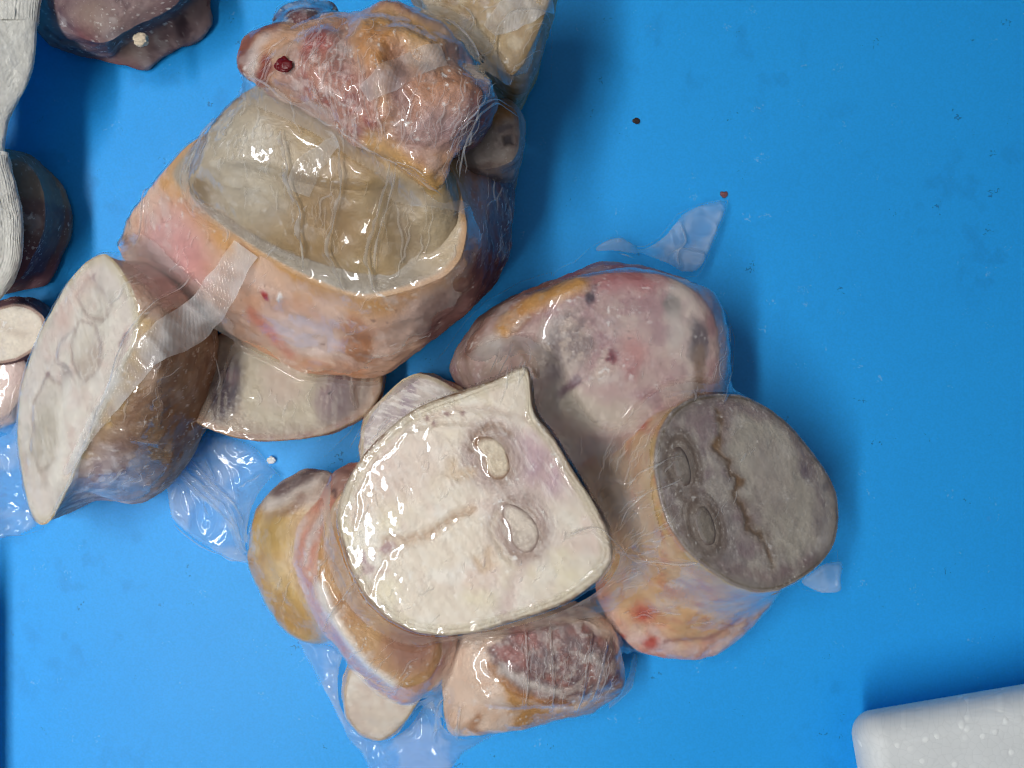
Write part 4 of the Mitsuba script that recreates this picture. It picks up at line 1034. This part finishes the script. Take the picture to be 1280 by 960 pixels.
def strip(key, filmkey, pts, widths, lift=.35, emboss=.34, pitch=2.1, bsdf='seal_film', step=.45, taut=False):
    """A heat-seal band of the bag lying over the film, with its pressed diamond pattern."""
    lo, Fz = FILMS[filmkey]
    p = np.asarray(pts, float)[:, :2]
    u = np.r_[0, np.cumsum(np.linalg.norm(np.diff(p, axis=0), axis=1))]
    n = max(8, int(u[-1] / step))
    s = np.linspace(0, u[-1], n)
    c = PchipInterpolator(u, p)(s)
    t = np.gradient(c, axis=0)
    t /= np.linalg.norm(t, axis=1, keepdims=True)
    nn = np.stack([-t[:, 1], t[:, 0]], 1)
    w = np.interp(s, np.linspace(0, u[-1], len(widths)), widths)
    w = w * (1 + .22 * (meshkit.fbm(np.stack([s / 11, s * 0, s * 0 + len(key)], -1), 3, 3) - .5))
    m = max(6, int(max(widths) / step))
    v = np.linspace(-.5, .5, m)
    XY = c[:, None] + nn[:, None] * (v[None, :, None] * w[:, None, None] + 2.4 * (meshkit.fbm(np.stack([s / 16, s * 0, s * 0 + 5], -1), 2, 8) - .5)[:, None, None])
    gx, gy = (XY[..., 0] - lo[0]) / G - .5, (XY[..., 1] - lo[1]) / G - .5
    soft = ndimage.gaussian_filter(ndimage.maximum_filter(Fz, 3), 1.6)
    Z = ndimage.map_coordinates(soft, [gy, gx], order=1, mode='nearest') + lift
    if taut:                                                   # pulled straight: the upper hull of what it lies on
        top, hull = Z.max(1), []
        for k in range(n):
            while len(hull) > 1 and (top[hull[-1]] - top[hull[-2]]) * (k - hull[-2]) <= (top[k] - top[hull[-2]]) * (hull[-1] - hull[-2]):
                hull.pop()
            hull.append(k)
        Z = np.maximum(Z * .35 + .65 * np.interp(np.arange(n), hull, top[hull])[:, None], Z)
    S, Wd = np.broadcast_to(s[:, None], Z.shape), v[None, :] * w[:, None]
    Z = Z + emboss * np.abs(np.sin((S + Wd) * np.pi / pitch) * np.sin((S - Wd) * np.pi / pitch)) + 2.6 * (meshkit.fbm(np.stack([S / 5, Wd / 30 + S / 14, S * 0], -1), 2, 5) - .5)
    V = np.concatenate([XY, Z[..., None]], -1).reshape(-1, 3)
    i, j = np.meshgrid(np.arange(n - 1), np.arange(m - 1), indexing='ij')
    a, b, cc, d = i * m + j, (i + 1) * m + j, (i + 1) * m + j + 1, i * m + j + 1
    f = np.stack([np.stack([a, b, cc], -1), np.stack([a, cc, d], -1)], 2).reshape(-1, 3)
    scene[key] = mikit.ply(trimesh.Trimesh(V * MM, f, process=False), bsdf, smooth=True)


bag('vacuum_bag', 'film', 'B', [
    ([(22.3,60.2),(26.7,65.1),(34.3,67.7),(44.6,76.7),(53.5,81.6),(61.1,82.4),(68.2,76.7),(74.4,76.7),(81.6,81.1),(92.2,94.5),(103.8,100.3),(121.2,103.4),(118.1,93.6),(114.5,84.7),(110.1,72.6),(103.8,60.2),(71.3,57.9)], 14),
    ([(-42.6,12.6),(-35.9,21.1),(-25.6,35.9),(-14.8,46.2),(4.5,56.9),(22.4,62.8),(22.4,35.9),(-17.9,-0)], 3),
    ([(107,53.5),(120.3,40.1),(124.8,25.4),(123.4,7.6),(118.1,-4.5),(107,-8.9)], 6),
    ([(150.3,-107.4),(161,-113.8),(167.5,-115.5),(182.1,-114.2),(178.6,-105.2),(182.9,-93.2),(173.9,-93.6),(167.5,-94.5)], 22),
    ([(-123.1,-139.3),(-107.8,-167.1),(-96.6,-188.7),(-91.6,-200.4),(-84.5,-206.7),(-76.4,-223.7),(-40.4,-223.7),(-27,-206.7),(-5.4,-194.1),(-18,-186.4),(-53.9,-170.7),(-85.4,-152.7)], 3),
    ([(-132.3,-56),(-116.6,-49.3),(-106.7,-42.6),(-89.7,-26),(-82.9,-9),(-62.8,-35.9),(-89.7,-71.7)], 8),
    ([(53.8,-183.8),(67.3,-170.4),(70.8,-152.4),(58.3,-143.5)], 4),
    ([(-170.9,-26),(-158.8,-28.2),(-144.1,-35.8),(-132,-49.2),(-124.4,-55.5),(-138.7,-76.1),(-146.8,-101.1),(-156.6,-98.4),(-165.6,-94),(-179,-85.9),(-191.1,-75.2),(-193.7,-55.9),(-185.7,-44.7),(-179,-35.8)], 5)],
    [([(-69.3,-64.3),(-71.4,-60.7),(-76.8,-51.8),(-85.7,-57.2)], .0, 1.),
     ([(-67.5,-83.4),(-75.4,-95.3),(-87.3,-111.1),(-93.3,-123)], 1.5, .8),
     ([(-187,-47),(-174.5,-59.1),(-158.8,-73.8),(-148.6,-94)], 2.2, .9), ([(-184.4,-44.7),(-169.1,-59.1),(-156.6,-71.6),(-146.8,-85.9)], 1.8, .7), ([(-179,-41.2),(-164.7,-55.9),(-152.1,-68),(-145,-78.3)], 1.4, .7),
     ([(-171.6,-64.6),(-168.5,-73.5)], 2.0, 1.2), ([(-170.2,-42.3),(-164.9,-53.5)], 2.2, 1.6), ([(-152.1,-58.2),(-138.7,-49.2)], 2.2, 1.4), ([(-190.2,-78.3),(-170,-93.1),(-152.1,-99.3)], 1.5, 1.0),
     ([(6.2,-122.4),(7.5,-145.2),(6.2,-161.8)], 1.8, .8), ([(18.7,-122.4),(20.7,-141.1),(19.9,-166)], 1.6, .7), ([(39.6,-127.1),(36.7,-150),(33.3,-166.7)], 1.8, .8), ([(48.1,-129.8),(44,-146.5),(41,-161.2)], 1.4, .7),
     ([(-34.6,-160.2),(-41.1,-177.5),(-43.3,-199.2)], 3, 1.5), ([(-26,-164.5),(-28.1,-181.9),(-26,-194.9)], 2, 1.2),
     ([(91.7,87.3),(95.2,78.6),(89.9,69),(91.7,63.3)], 3.0, 1.6), ([(85.5,71),(92.1,73.7),(104.3,70.1)], 1.6, 1.0), ([(56.3,68.4),(62.8,65)], 2.0, 1.2),
     ([(110,16.6),(114.1,10.4),(107.9,4.1),(99.6,-8.3)], 2.0, 1.0), ([(-6.2,16.5),(-10.3,4.1)], 1.6, .7), ([(0,20.6),(-4.1,8.2),(-7.4,2.1)], 1.6, .7), ([(6.2,19.7),(8.2,12.3),(6.2,8.2)], 1.8, .9),
     ([(23.8,-67.5),(35.7,-63.5),(59.5,-83.4),(71.4,-87.3)], 1.4, .7), ([(48.1,-74.1),(64.1,-84.1),(84.1,-80.1)], 1.2, .7), ([(52.8,-48.7),(60.9,-38.6),(77.1,-32.5)], 1.1, .6), ([(48.7,-65),(62.9,-48.7),(77.1,-42.6)], 1.0, .6)],
    7, 'clear vacuum bag clinging round the lower pack of meat slabs', .05, (-205, -232), (205, 112), [[(-40.3,-127.2),(67.8,-118.7),(67.8,-178.1),(-33.9,-188.7)], [(-99.6,-147.2),(-45.5,-147.2),(-45.5,-199.2),(-97.4,-199.2)]])
bag('vacuum_bag_001', 'film', 'A', [
    ([(-313.8,28.7),(-285.1,27.4),(-274.1,24.3),(-263,20.3),(-255.5,-8.8),(-263,-35.4),(-264.3,-57.5),(-258.6,-76),(-263,-81.3),(-271.9,-84.4),(-282.9,-84.9),(-313.8,-79.6)], 12),
    ([(-15,191.4),(22.5,191.4),(24.4,175.6),(20.3,174.9),(12,171.9),(9,157.6),(0,157.6),(-15,157.6)], 88),
    ([(-174.7,95.3),(-161.9,117.1),(-150,131),(-135,146.9),(-123,146.9),(-135,111.1)], 60)],
    [([(-97.2,107.4),(-95.5,88),(-93.1,73.7),(-94.8,59.7),(-95.1,50.8)], 4.2, 2.2), ([(-79.5,106.4),(-73,97.9),(-72.6,89.3),(-79.1,67.9),(-81.5,59.3),(-78.1,48.1),(-74.7,40.9)], 4.2, 2.2),
     ([(-49.7,91.7),(-56.4,79.8),(-61.3,65.5),(-64.8,53.6),(-63.4,44.8),(-59.9,39.2)], 4.2, 2.2), ([(-49.7,91.7),(-41.7,88.9),(-35,84.4)], 1.8, .9), ([(-47.7,90.2),(-54.1,77.1),(-58.7,63.7),(-61.5,49.5)], 1.5, .7),
     ([(-109.8,127.5),(-100.1,122.8),(-93.8,117.5),(-83.4,111.8),(-76.4,107.8),(-65.4,101.1),(-48.1,90.1),(-29.4,80.1)], 2.0, 1.1), ([(0.3,125.1),(-11,113.8),(-22.3,101.5),(-26.7,92.6)], 2.2, 1.0), ([(3.5,124.9),(-7,116.1),(-17.6,102),(-22.9,88)], 1.5, .8),
     ([(-28.9,153.4),(-19.6,148.5),(-13.8,136.5)], 2.6, 1.0), ([(-14.1,139.3),(-9.5,146),(-5.6,158.3),(0,164),(12.3,166.1),(22.9,164.7)], 2.2, .9), ([(-20,150.9),(-17.5,161),(-22.8,168)], 1.8, .9),
     ([(-151.2,96.9),(-137.8,118.4),(-123.9,136.7)], 2.4, 1.0), ([(-148.7,96.2),(-133,120.3)], 1.5, .7), ([(-134,72.5),(-129.7,69.7),(-135,64.3)], 1.0, .8),
     ([(-228,-67.3),(-208.5,-36.3),(-191.6,-6.9),(-179,19.1),(-166.4,36.3),(-154.1,52.4)], 1.8, .8), ([(-174.6,102.8),(-179.2,85.3),(-182.3,69.8)], 1.2, .8), ([(-61.7,133.2),(-60.1,125),(-59.1,113.7),(-55.9,103.9)], 1.6, .7), ([(-55.2,131.5),(-52,123.4)], 1.6, .8),
     ([(-80.5,121.5),(-78.8,114.9),(-74.9,108.4)], 1.4, .7), ([(-66,138.7),(-65.4,132.1),(-62.7,125.5)], 1.4, .8), ([(-54,108),(-52.6,99.5)], 1.4, .6), ([(-83.2,4.1),(-84.4,-4.1),(-82.4,-12.2)], 1.5, .8),
     ([(-182.6,-27),(-170.1,-31.1)], 1.2, .8), ([(-152.8,16.2),(-152,4),(-154.4,-4)], 1.6, .8)],
    8, 'clear vacuum bag stretched over the upper pack of meat slabs', .06, (-330, -85), (60, 245), [[(-166,20.7),(-141.1,20.7),(-107.9,10.4),(-58.1,8.3),(-58.1,-33.2),(-170.1,-33.2)]])

def creases(key, folds, seed, part='crease'):
    """Where the film is pinched double: a narrow lip standing along each fold."""
    lo, Fz = FILMS[key]
    rng = np.random.default_rng(seed)
    for i, (pts, h, w) in enumerate(folds):
        if h <= 0:
            continue
        p = np.asarray(pts, float)[:, :2]
        u = np.r_[0, np.cumsum(np.linalg.norm(np.diff(p, axis=0), axis=1))]
        n = max(12, int(u[-1] / .5))
        q = np.linspace(0, u[-1], n)
        c = PchipInterpolator(u, p)(q)
        wob = lambda sc, k: meshkit.fbm(np.stack([q / sc, q * 0 + i * 3.7, q * 0 + k], -1), 2, seed) - .5
        t = np.gradient(c, axis=0)
        t /= np.linalg.norm(t, axis=1, keepdims=True)
        nn = np.stack([-t[:, 1], t[:, 0]], 1)
        c = c + nn * ((1.5 if part == 'crease' else .6) * wob(11, 1))[:, None]
        taper = np.clip(np.minimum(q, u[-1] - q) / 4, .05, 1)
        width = (.5 + .8 * h * (.6 + 1.2 * (wob(5, 2) + .5))) * taper * .72
        tilt = .7 + 2.2 * wob(8, 3) + rng.uniform(-.3, .3)
        gx, gy = (c[:, 0] - lo[0]) / G - .5, (c[:, 1] - lo[1]) / G - .5
        z = ndimage.map_coordinates(ndimage.gaussian_filter(Fz, 1.0), [gy, gx], order=1, mode='nearest')
        rows = []
        for a in np.linspace(0, 1, 6):
            bend = tilt + .9 * a
            rows.append(np.concatenate([c + nn * (width * a * np.cos(bend))[:, None], (z + .1 + width * a * np.abs(np.sin(bend)))[:, None]], 1))
        V = np.stack(rows, 1).reshape(-1, 3)
        m = 6
        ii, jj = np.meshgrid(np.arange(n - 1), np.arange(m - 1), indexing='ij')
        a, b, cc, d = ii * m + jj, (ii + 1) * m + jj, (ii + 1) * m + jj + 1, ii * m + jj + 1
        f = np.stack([np.stack([a, b, cc], -1), np.stack([a, cc, d], -1)], 2).reshape(-1, 3)
        name = f'{key}__{part}' + (f'_{i:03d}' if i else '')
        scene[name] = mikit.ply(trimesh.Trimesh(V * MM, f, process=False), 'crease_film', smooth=True)


def fine_creases(key, clusters, seed):
    """The hair-thin pleats of the shrunk film, in bundles that follow its pull."""
    lo, Fz = FILMS[key]
    rng = np.random.default_rng(seed)
    sm = ndimage.gaussian_filter(ndimage.maximum_filter(Fz, 3), 1.0)
    VV, FF, at = [], [], 0
    for cx, cy, rx, ry, ang, cnt, ln in clusters:
        for _ in range(int(cnt * .7)):
            a0 = math.radians(ang + rng.normal(0, 8))
            x, y = cx + rng.normal(0, .5) * rx, cy + rng.normal(0, .5) * ry
            L_ = ln * rng.uniform(.4, 1.9)
            n = max(6, int(L_ / .6))
            q = np.linspace(-.5, .5, n)
            bend = rng.normal(0, .5)
            px, py = x + L_ * (q * math.cos(a0) - bend * q * q * math.sin(a0)), y + L_ * (q * math.sin(a0) + bend * q * q * math.cos(a0))
            px, py = px + .5 * np.sin(q * L_ * rng.uniform(.4, 1.1) + rng.uniform(0, 6)), py + .5 * np.sin(q * L_ * rng.uniform(.4, 1.1) + rng.uniform(0, 6))
            z = ndimage.map_coordinates(sm, [(py - lo[1]) / G - .5, (px - lo[0]) / G - .5], order=1, mode='nearest')
            if np.ptp(z) > 1.3 * L_ + 2:
                continue
            w = rng.choice((.16, .22, .3, .55)) * np.sqrt(np.clip(1 - 4 * q * q, .02, 1))
            nx_, ny_ = -math.sin(a0), math.cos(a0)
            t = rng.uniform(.3, 1.2) * rng.choice((-1, 1))
            V = np.stack([np.stack([px - nx_ * w, py - ny_ * w, z + .05], 1), np.stack([px, py, z + .15 + .9 * w], 1), np.stack([px + nx_ * w * .8, py + ny_ * w * .8, z + .05 + .3 * w * t], 1)], 1).reshape(-1, 3)
            ii, jj = np.meshgrid(np.arange(n - 1), np.arange(2), indexing='ij')
            a, b, c, d = ii * 3 + jj, (ii + 1) * 3 + jj, (ii + 1) * 3 + jj + 1, ii * 3 + jj + 1
            FF.append(at + np.stack([np.stack([a, b, c], -1), np.stack([a, c, d], -1)], 2).reshape(-1, 3))
            VV.append(V)
            at += len(V)
    scene[key + '__fine_creases'] = mikit.ply(trimesh.Trimesh(np.concatenate(VV) * MM, np.concatenate(FF), process=False), 'pleat_film', smooth=True)
    tag(key + '__fine_creases', kind='stuff')


fine_creases('vacuum_bag', [
    (52.4,-31, 16, 14, 62, 36, 8), (59.5,-63.5, 14, 20, 40, 40, 9), (52.5,-93, 12, 12, 30, 26, 7), (77.1,-117.7, 22, 8, 15, 14, 7),
    (10.2,-143.3, 10, 14, 92, 16, 13), (32.9,-144, 14, 14, 84, 22, 15), (48.8,-152.6, 6, 12, 70, 10, 13),
    (0,10.2, 10, 10, 70, 20, 9), (53.8,23.1, 30, 24, 85, 22, 3), (76.9,3.8, 16, 18, 85, 14, 4), (101.2,11.9, 6, 18, 70, 12, 7),
    (-57.3,-139.3, 18, 12, 48, 30, 10), (-89.3,-89.3, 10, 22, 60, 26, 7), (-114.7,-90.1, 8, 22, 70, 14, 6), (-65,-16.2, 12, 14, 60, 20, 8),
    (-67.4,-60.3, 7, 16, 80, 34, 4), (-35.5,-42.5, 26, 22, 70, 34, 2.6), (-14.2,-85.1, 34, 14, 60, 26, 2.6), (21.3,-74.5, 18, 16, 60, 16, 3), (-49.6,-97.5, 14, 9, 35, 16, 3),
    (-33.3,-182, 8, 14, 82, 22, 12), (-165.6,-62.6, 18, 14, -40, 14, 12), (107.3,-48.1, 26, 26, 60, 12, 4)], 3)
fine_creases('vacuum_bag_001', [
    (-78.4,133.9, 12, 16, 70, 44, 9), (-66,112.3, 16, 12, 82, 40, 9), (-101.2,130.6, 7, 9, 50, 22, 6), (-35.9,117.6, 22, 12, 75, 20, 6), (-52,142.9, 20, 9, 60, 14, 5),
    (-47.2,102.9, 18, 8, 80, 22, 8), (-119,101.5, 14, 18, 70, 60, 4), (-101.5,92.8, 16, 16, 80, 34, 5), (-74.3,74.3, 22, 20, 74, 24, 9), (-39.3,71.4, 14, 22, 80, 16, 14),
    (-159.5,69.2, 16, 16, 60, 28, 5), (-124.1,50.4, 22, 12, 40, 24, 5), (-83.7,27.9, 26, 14, 30, 18, 5), (-174.2,43.1, 10, 14, 40, 14, 7), (-166.4,-8.1, 12, 22, 60, 26, 6), (-189.2,-46.2, 16, 9, 40, 22, 5),
    (-186.5,3.8, 8, 24, 58, 16, 8), (-18.6,107.8, 10, 14, 65, 26, 13), (-7.8,81.5, 8, 20, 80, 18, 10), (0,160.4, 18, 16, 40, 24, 10), (-121.4,-8.4, 30, 12, 88, 16, 6)], 4)
for key in ('vacuum_bag', 'vacuum_bag_001'):
    creases(key, FOLDS[key], 9)
    creases(key, HEMS[key], 12, 'hem')
strip('vacuum_bag_001__seal_strip', 'vacuum_bag_001', [(-217.7,-43.9,66),(-191.4,-12,84),(-173.1,10.4,90),(-156.8,23.6,92),(-142,37,90),(-128.7,53.6,90),(-122.3,62.3,94)], (2.5, 6, 10, 13, 15, 16, 14), taut=True, lift=.7, bsdf='band_film')
strip('vacuum_bag_001__seal_strip_001', 'vacuum_bag_001', [(-59.1,115.6),(-53.3,119.4),(-41.5,126.1),(-27.1,132.2)], (6, 12, 12, 9))
strip('vacuum_bag_001__seal_strip_002', 'vacuum_bag_001', [(-92.3,82.2),(-87.3,91.3),(-79.9,97.3),(-72.5,100.7)], (9, 12, 9, 4))
strip('vacuum_bag_001__seal_strip_003', 'vacuum_bag_001', [(-10.2,156.7),(0,164.7),(9.1,168.4),(18.2,172.8)], (7, 15, 15, 8), bsdf='band_film')
strip('vacuum_bag__seal_strip', 'vacuum_bag', [(-186.3,-46.3),(-172.9,-58.8),(-157.8,-73.5),(-147.5,-93.6)], (5, 7, 7, 6), emboss=.1)
tag('vacuum_bag_001__seal_strip', 'wide embossed seal band across the tilted oval slab')


# ---------------------------------------------------------------- white foam boxes
def foam_colour(p, n, uv):
    f, s2, r = mikit.voronoi(p.x * 260 + p.z * 120, p.y * 260 + p.z * 170)
    e = mikit.smoothstep(.0, .16, s2 - f)
    c = mikit.mix((.64, .67, .68), (.74, .77, .78), .4 * e + .6 * mikit.fbm(p.x * 60, p.y * 60, p.z * 60, 2))
    return mikit.mix(c, (.83, .86, .86), mikit.smoothstep(.84, .92, r) * mikit.smoothstep(.5, .2, f))


def foam_relief(p, n, uv):
    f, s2, r = mikit.voronoi(p.x * 260 + p.z * 120, p.y * 260 + p.z * 170)
    return .00010 * mikit.smoothstep(.0, .3, s2 - f) + .00022 * mikit.smoothstep(.8, .9, r) * mikit.smoothstep(.5, .1, f)


scene['foam'] = {'type': 'bumpmap', 'tex': mikit.proc(foam_relief, eps=3e-4), 'scale': 1.0,
                 'b': {'type': 'principled', 'base_color': mikit.proc(foam_colour), 'roughness': .5, 'specular': .4}}


def rounded(x0, x1, y0, y1, z0, z1, r):
    import manifold3d as m3
    ball_ = m3.Manifold.sphere(r, 64)
    return m3.Manifold.batch_hull([ball_.translate((x, y, z)) for x in (x0 + r, x1 - r) for y in (y0 + r, y1 - r) for z in (z0 + r, z1 - r)])


def foam_box(key, corner, ang, lx, ly, h, label):
    """A foam box with an overhanging lid; its corner at the given place, running along the angle."""
    inset = 42
    for part, b in (('lid', rounded(0, lx, -ly, 0, h - 28, h, 13.0)), ('body', rounded(inset, lx - inset, -ly + inset, -inset, 0, h - 28.5, 6.0))):
        mm = b.rotate([0, 0, ang]).translate([corner[0], corner[1], .2]).to_mesh()
        v, f = np.array(mm.vert_properties[:, :3], float), np.array(mm.tri_verts)
        scene[f'{key}__{part}'] = mikit.ply(trimesh.Trimesh(v * MM, f, process=False), 'foam', smooth=35)
    tag(key, label, 'foam box')


foam_box('foam_box', (176.2,-173), 9.6, 300, 240, 52, 'white foam box with a rounded lid corner at the bottom right of the blue table')
foam_box('foam_box_001', (-449, -93.8), 0, 150, 300, 80, 'white foam box standing just past the left edge, its shadow on the table')


# ---------------------------------------------------------------- white knitted glove
def glove():
    X, Y, Z = [], [], []
    spine = np.array([(-283.8,214.3,60),(-271.9,182.6,60),(-267.2,161.5,58),(-273.2,140.2,56),(-281.6,116.7,54),(-278.1,93,52),(-274.6,73.2,49),(-280.6,61.4,46)], float)
    half = np.array([125, 96, 71, 55, 68, 68, 62, 58.]) * .41
    u = np.linspace(0, 1, 8)
    n, m = 260, 240
    uu = np.linspace(0, 1, n)
    c = PchipInterpolator(u, spine)(uu)
    w = PchipInterpolator(u, half)(uu)
    t = np.gradient(c[:, :2], axis=0)
    t /= np.linalg.norm(t, axis=1, keepdims=True)
    nn = np.stack([-t[:, 1], t[:, 0]], 1)
    ph = np.linspace(0, 2 * np.pi, m, endpoint=False)
    return spine, c, w, nn, uu, ph


def glove_part(key, u0, u1, rib, thick, seed, flare=0.0):
    spine, c, w, nn, uu, ph = glove()
    hump = 48 * smooth(.05, .3, uu) * (1 - smooth(.75, 1.0, uu))
    k = (uu >= u0) & (uu <= u1)
    c, w, nn, uu = c[k], w[k], nn[k], uu[k]
    hump = hump[k][:, None]
    n, m = len(c), len(ph)
    s = (uu - uu[0]) / (uu[-1] - uu[0])
    rr = w[:, None] * (1 + flare * s[:, None] ** 3)
    ribs = rib * (np.abs(np.sin(ph * 46 + .8 * np.sin(ph * 7)))[None, :] * (.6 + .8 * meshkit.noise(np.stack([ph[None] * 9 + s[:, None] * 0, s[:, None] * 14 + ph[None] * 0, ph[None] * 0 + s[:, None] * 0], -1), seed))) if rib else 0
    P0 = np.concatenate([c[:, None, :2] + nn[:, None] * ((rr * np.cos(ph)[None] + ribs * np.cos(ph)[None])[..., None]), (c[:, None, 2] + (thick + ribs + hump * np.clip(np.sin(ph) * (.5 - .5 * np.cos(ph)), 0, 1)[None]) * np.sin(ph)[None])[..., None]], -1)
    q = P0.reshape(-1, 3)
    d = 4.5 * (meshkit.fbm(q / 17, 3, seed) - .5) + .5 * (meshkit.fbm(q / 1.5, 2, seed + 1) - .5)
    P0[..., 2] += d.reshape(n, m)
    P0[..., 0] += .8 * (meshkit.fbm(q / 6, 2, seed + 2) - .5).reshape(n, m)
    i, j = np.meshgrid(np.arange(n - 1), np.arange(m), indexing='ij')
    a, b, cc, dd = i * m + j, (i + 1) * m + j, (i + 1) * m + (j + 1) % m, i * m + (j + 1) % m
    f = np.stack([np.stack([a, b, cc], -1), np.stack([a, cc, dd], -1)], 2).reshape(-1, 3)
    scene[key] = mikit.ply(trimesh.Trimesh(P0.reshape(-1, 3) * MM, f, process=False), 'knit', smooth=True)


scene['knit'] = {'type': 'twosided', 'b': {'type': 'bumpmap', 'tex': fine_bump(.0002, .0009), 'scale': 1.0,
                 'b': {'type': 'principled', 'roughness': .95, 'specular': .1, 'sheen': .4,
                       'base_color': mikit.proc(lambda p, n, uv: mikit.mix((.62, .61, .56), (.80, .79, .74), mikit.fbm(p.x * 500, p.y * 500, p.z * 500, 2)))}}}
glove_part('knitted_glove__knit_sleeve', 0, .22, .5, 9, 301)
glove_part('knitted_glove__palm', .20, .62, 0, 8, 305)
glove_part('knitted_glove__ribbed_cuff',   .60, 1.0, .5, 9, 311, .06)
tag('knitted_glove', 'white knitted cotton glove with a ribbed cuff lying along the left edge', 'glove')

# ---------------------------------------------------------------- crumbs and drops on the table
scene['bead_white'] = {'type': 'principled', 'base_color': rgb((.80, .82, .82)), 'roughness': .5}
scene['water'] = {'type': 'thindielectric', 'int_ior': 1.33}
ball('foam_bead', -135.2,-42.7, 1.7, 1.9, (240, 240, 240), 'bead_white', seed=4)
tag('foam_bead', 'tiny white foam bead on the blue table below the flat bone slab', 'bead')
for k, (x, y, z, r, lab) in enumerate(((70.2,148.1, 0.9, 1.6, 'small dark brown crumb on the blue table right of the upper pack'),
                                       (119.3,106.7, 0.9, 1.7, 'reddish brown crumb by the tip of the upper film flap'))):
    key = 'meat_crumb' + ('_%03d' % k if k else '')
    ball(key, x, y, z, r, ((52, 42, 40), (120, 80, 84))[k], 'bare_meat', .5, seed=20 + k)
    tag(key, lab, 'crumb')


def drop(key, x, y, r, label):
    a, q = np.linspace(0, 2 * np.pi, 40, endpoint=False), np.linspace(.02, 1, 16)
    v = np.stack([np.outer(q, np.cos(a)) * r * (1 + .08 * np.sin(2 * a + 1)) + x, np.outer(q, np.sin(a)) * r + y, np.outer(.42 * r * np.sqrt(1 - .96 * q * q), a * 0 + 1)], -1)
    i, j = np.meshgrid(np.arange(15), np.arange(40), indexing='ij')
    f = np.stack([i * 40 + j, (i + 1) * 40 + j, (i + 1) * 40 + (j + 1) % 40, i * 40 + (j + 1) % 40], -1).reshape(-1, 4)
    scene[key] = mikit.ply((v.reshape(-1, 3) * MM, f), 'water', smooth=True)
    tag(key, label, 'water drop')


drop('water_drop', 269.3,-75.8, 2.2, 'small water drop on the blue table near the right edge')
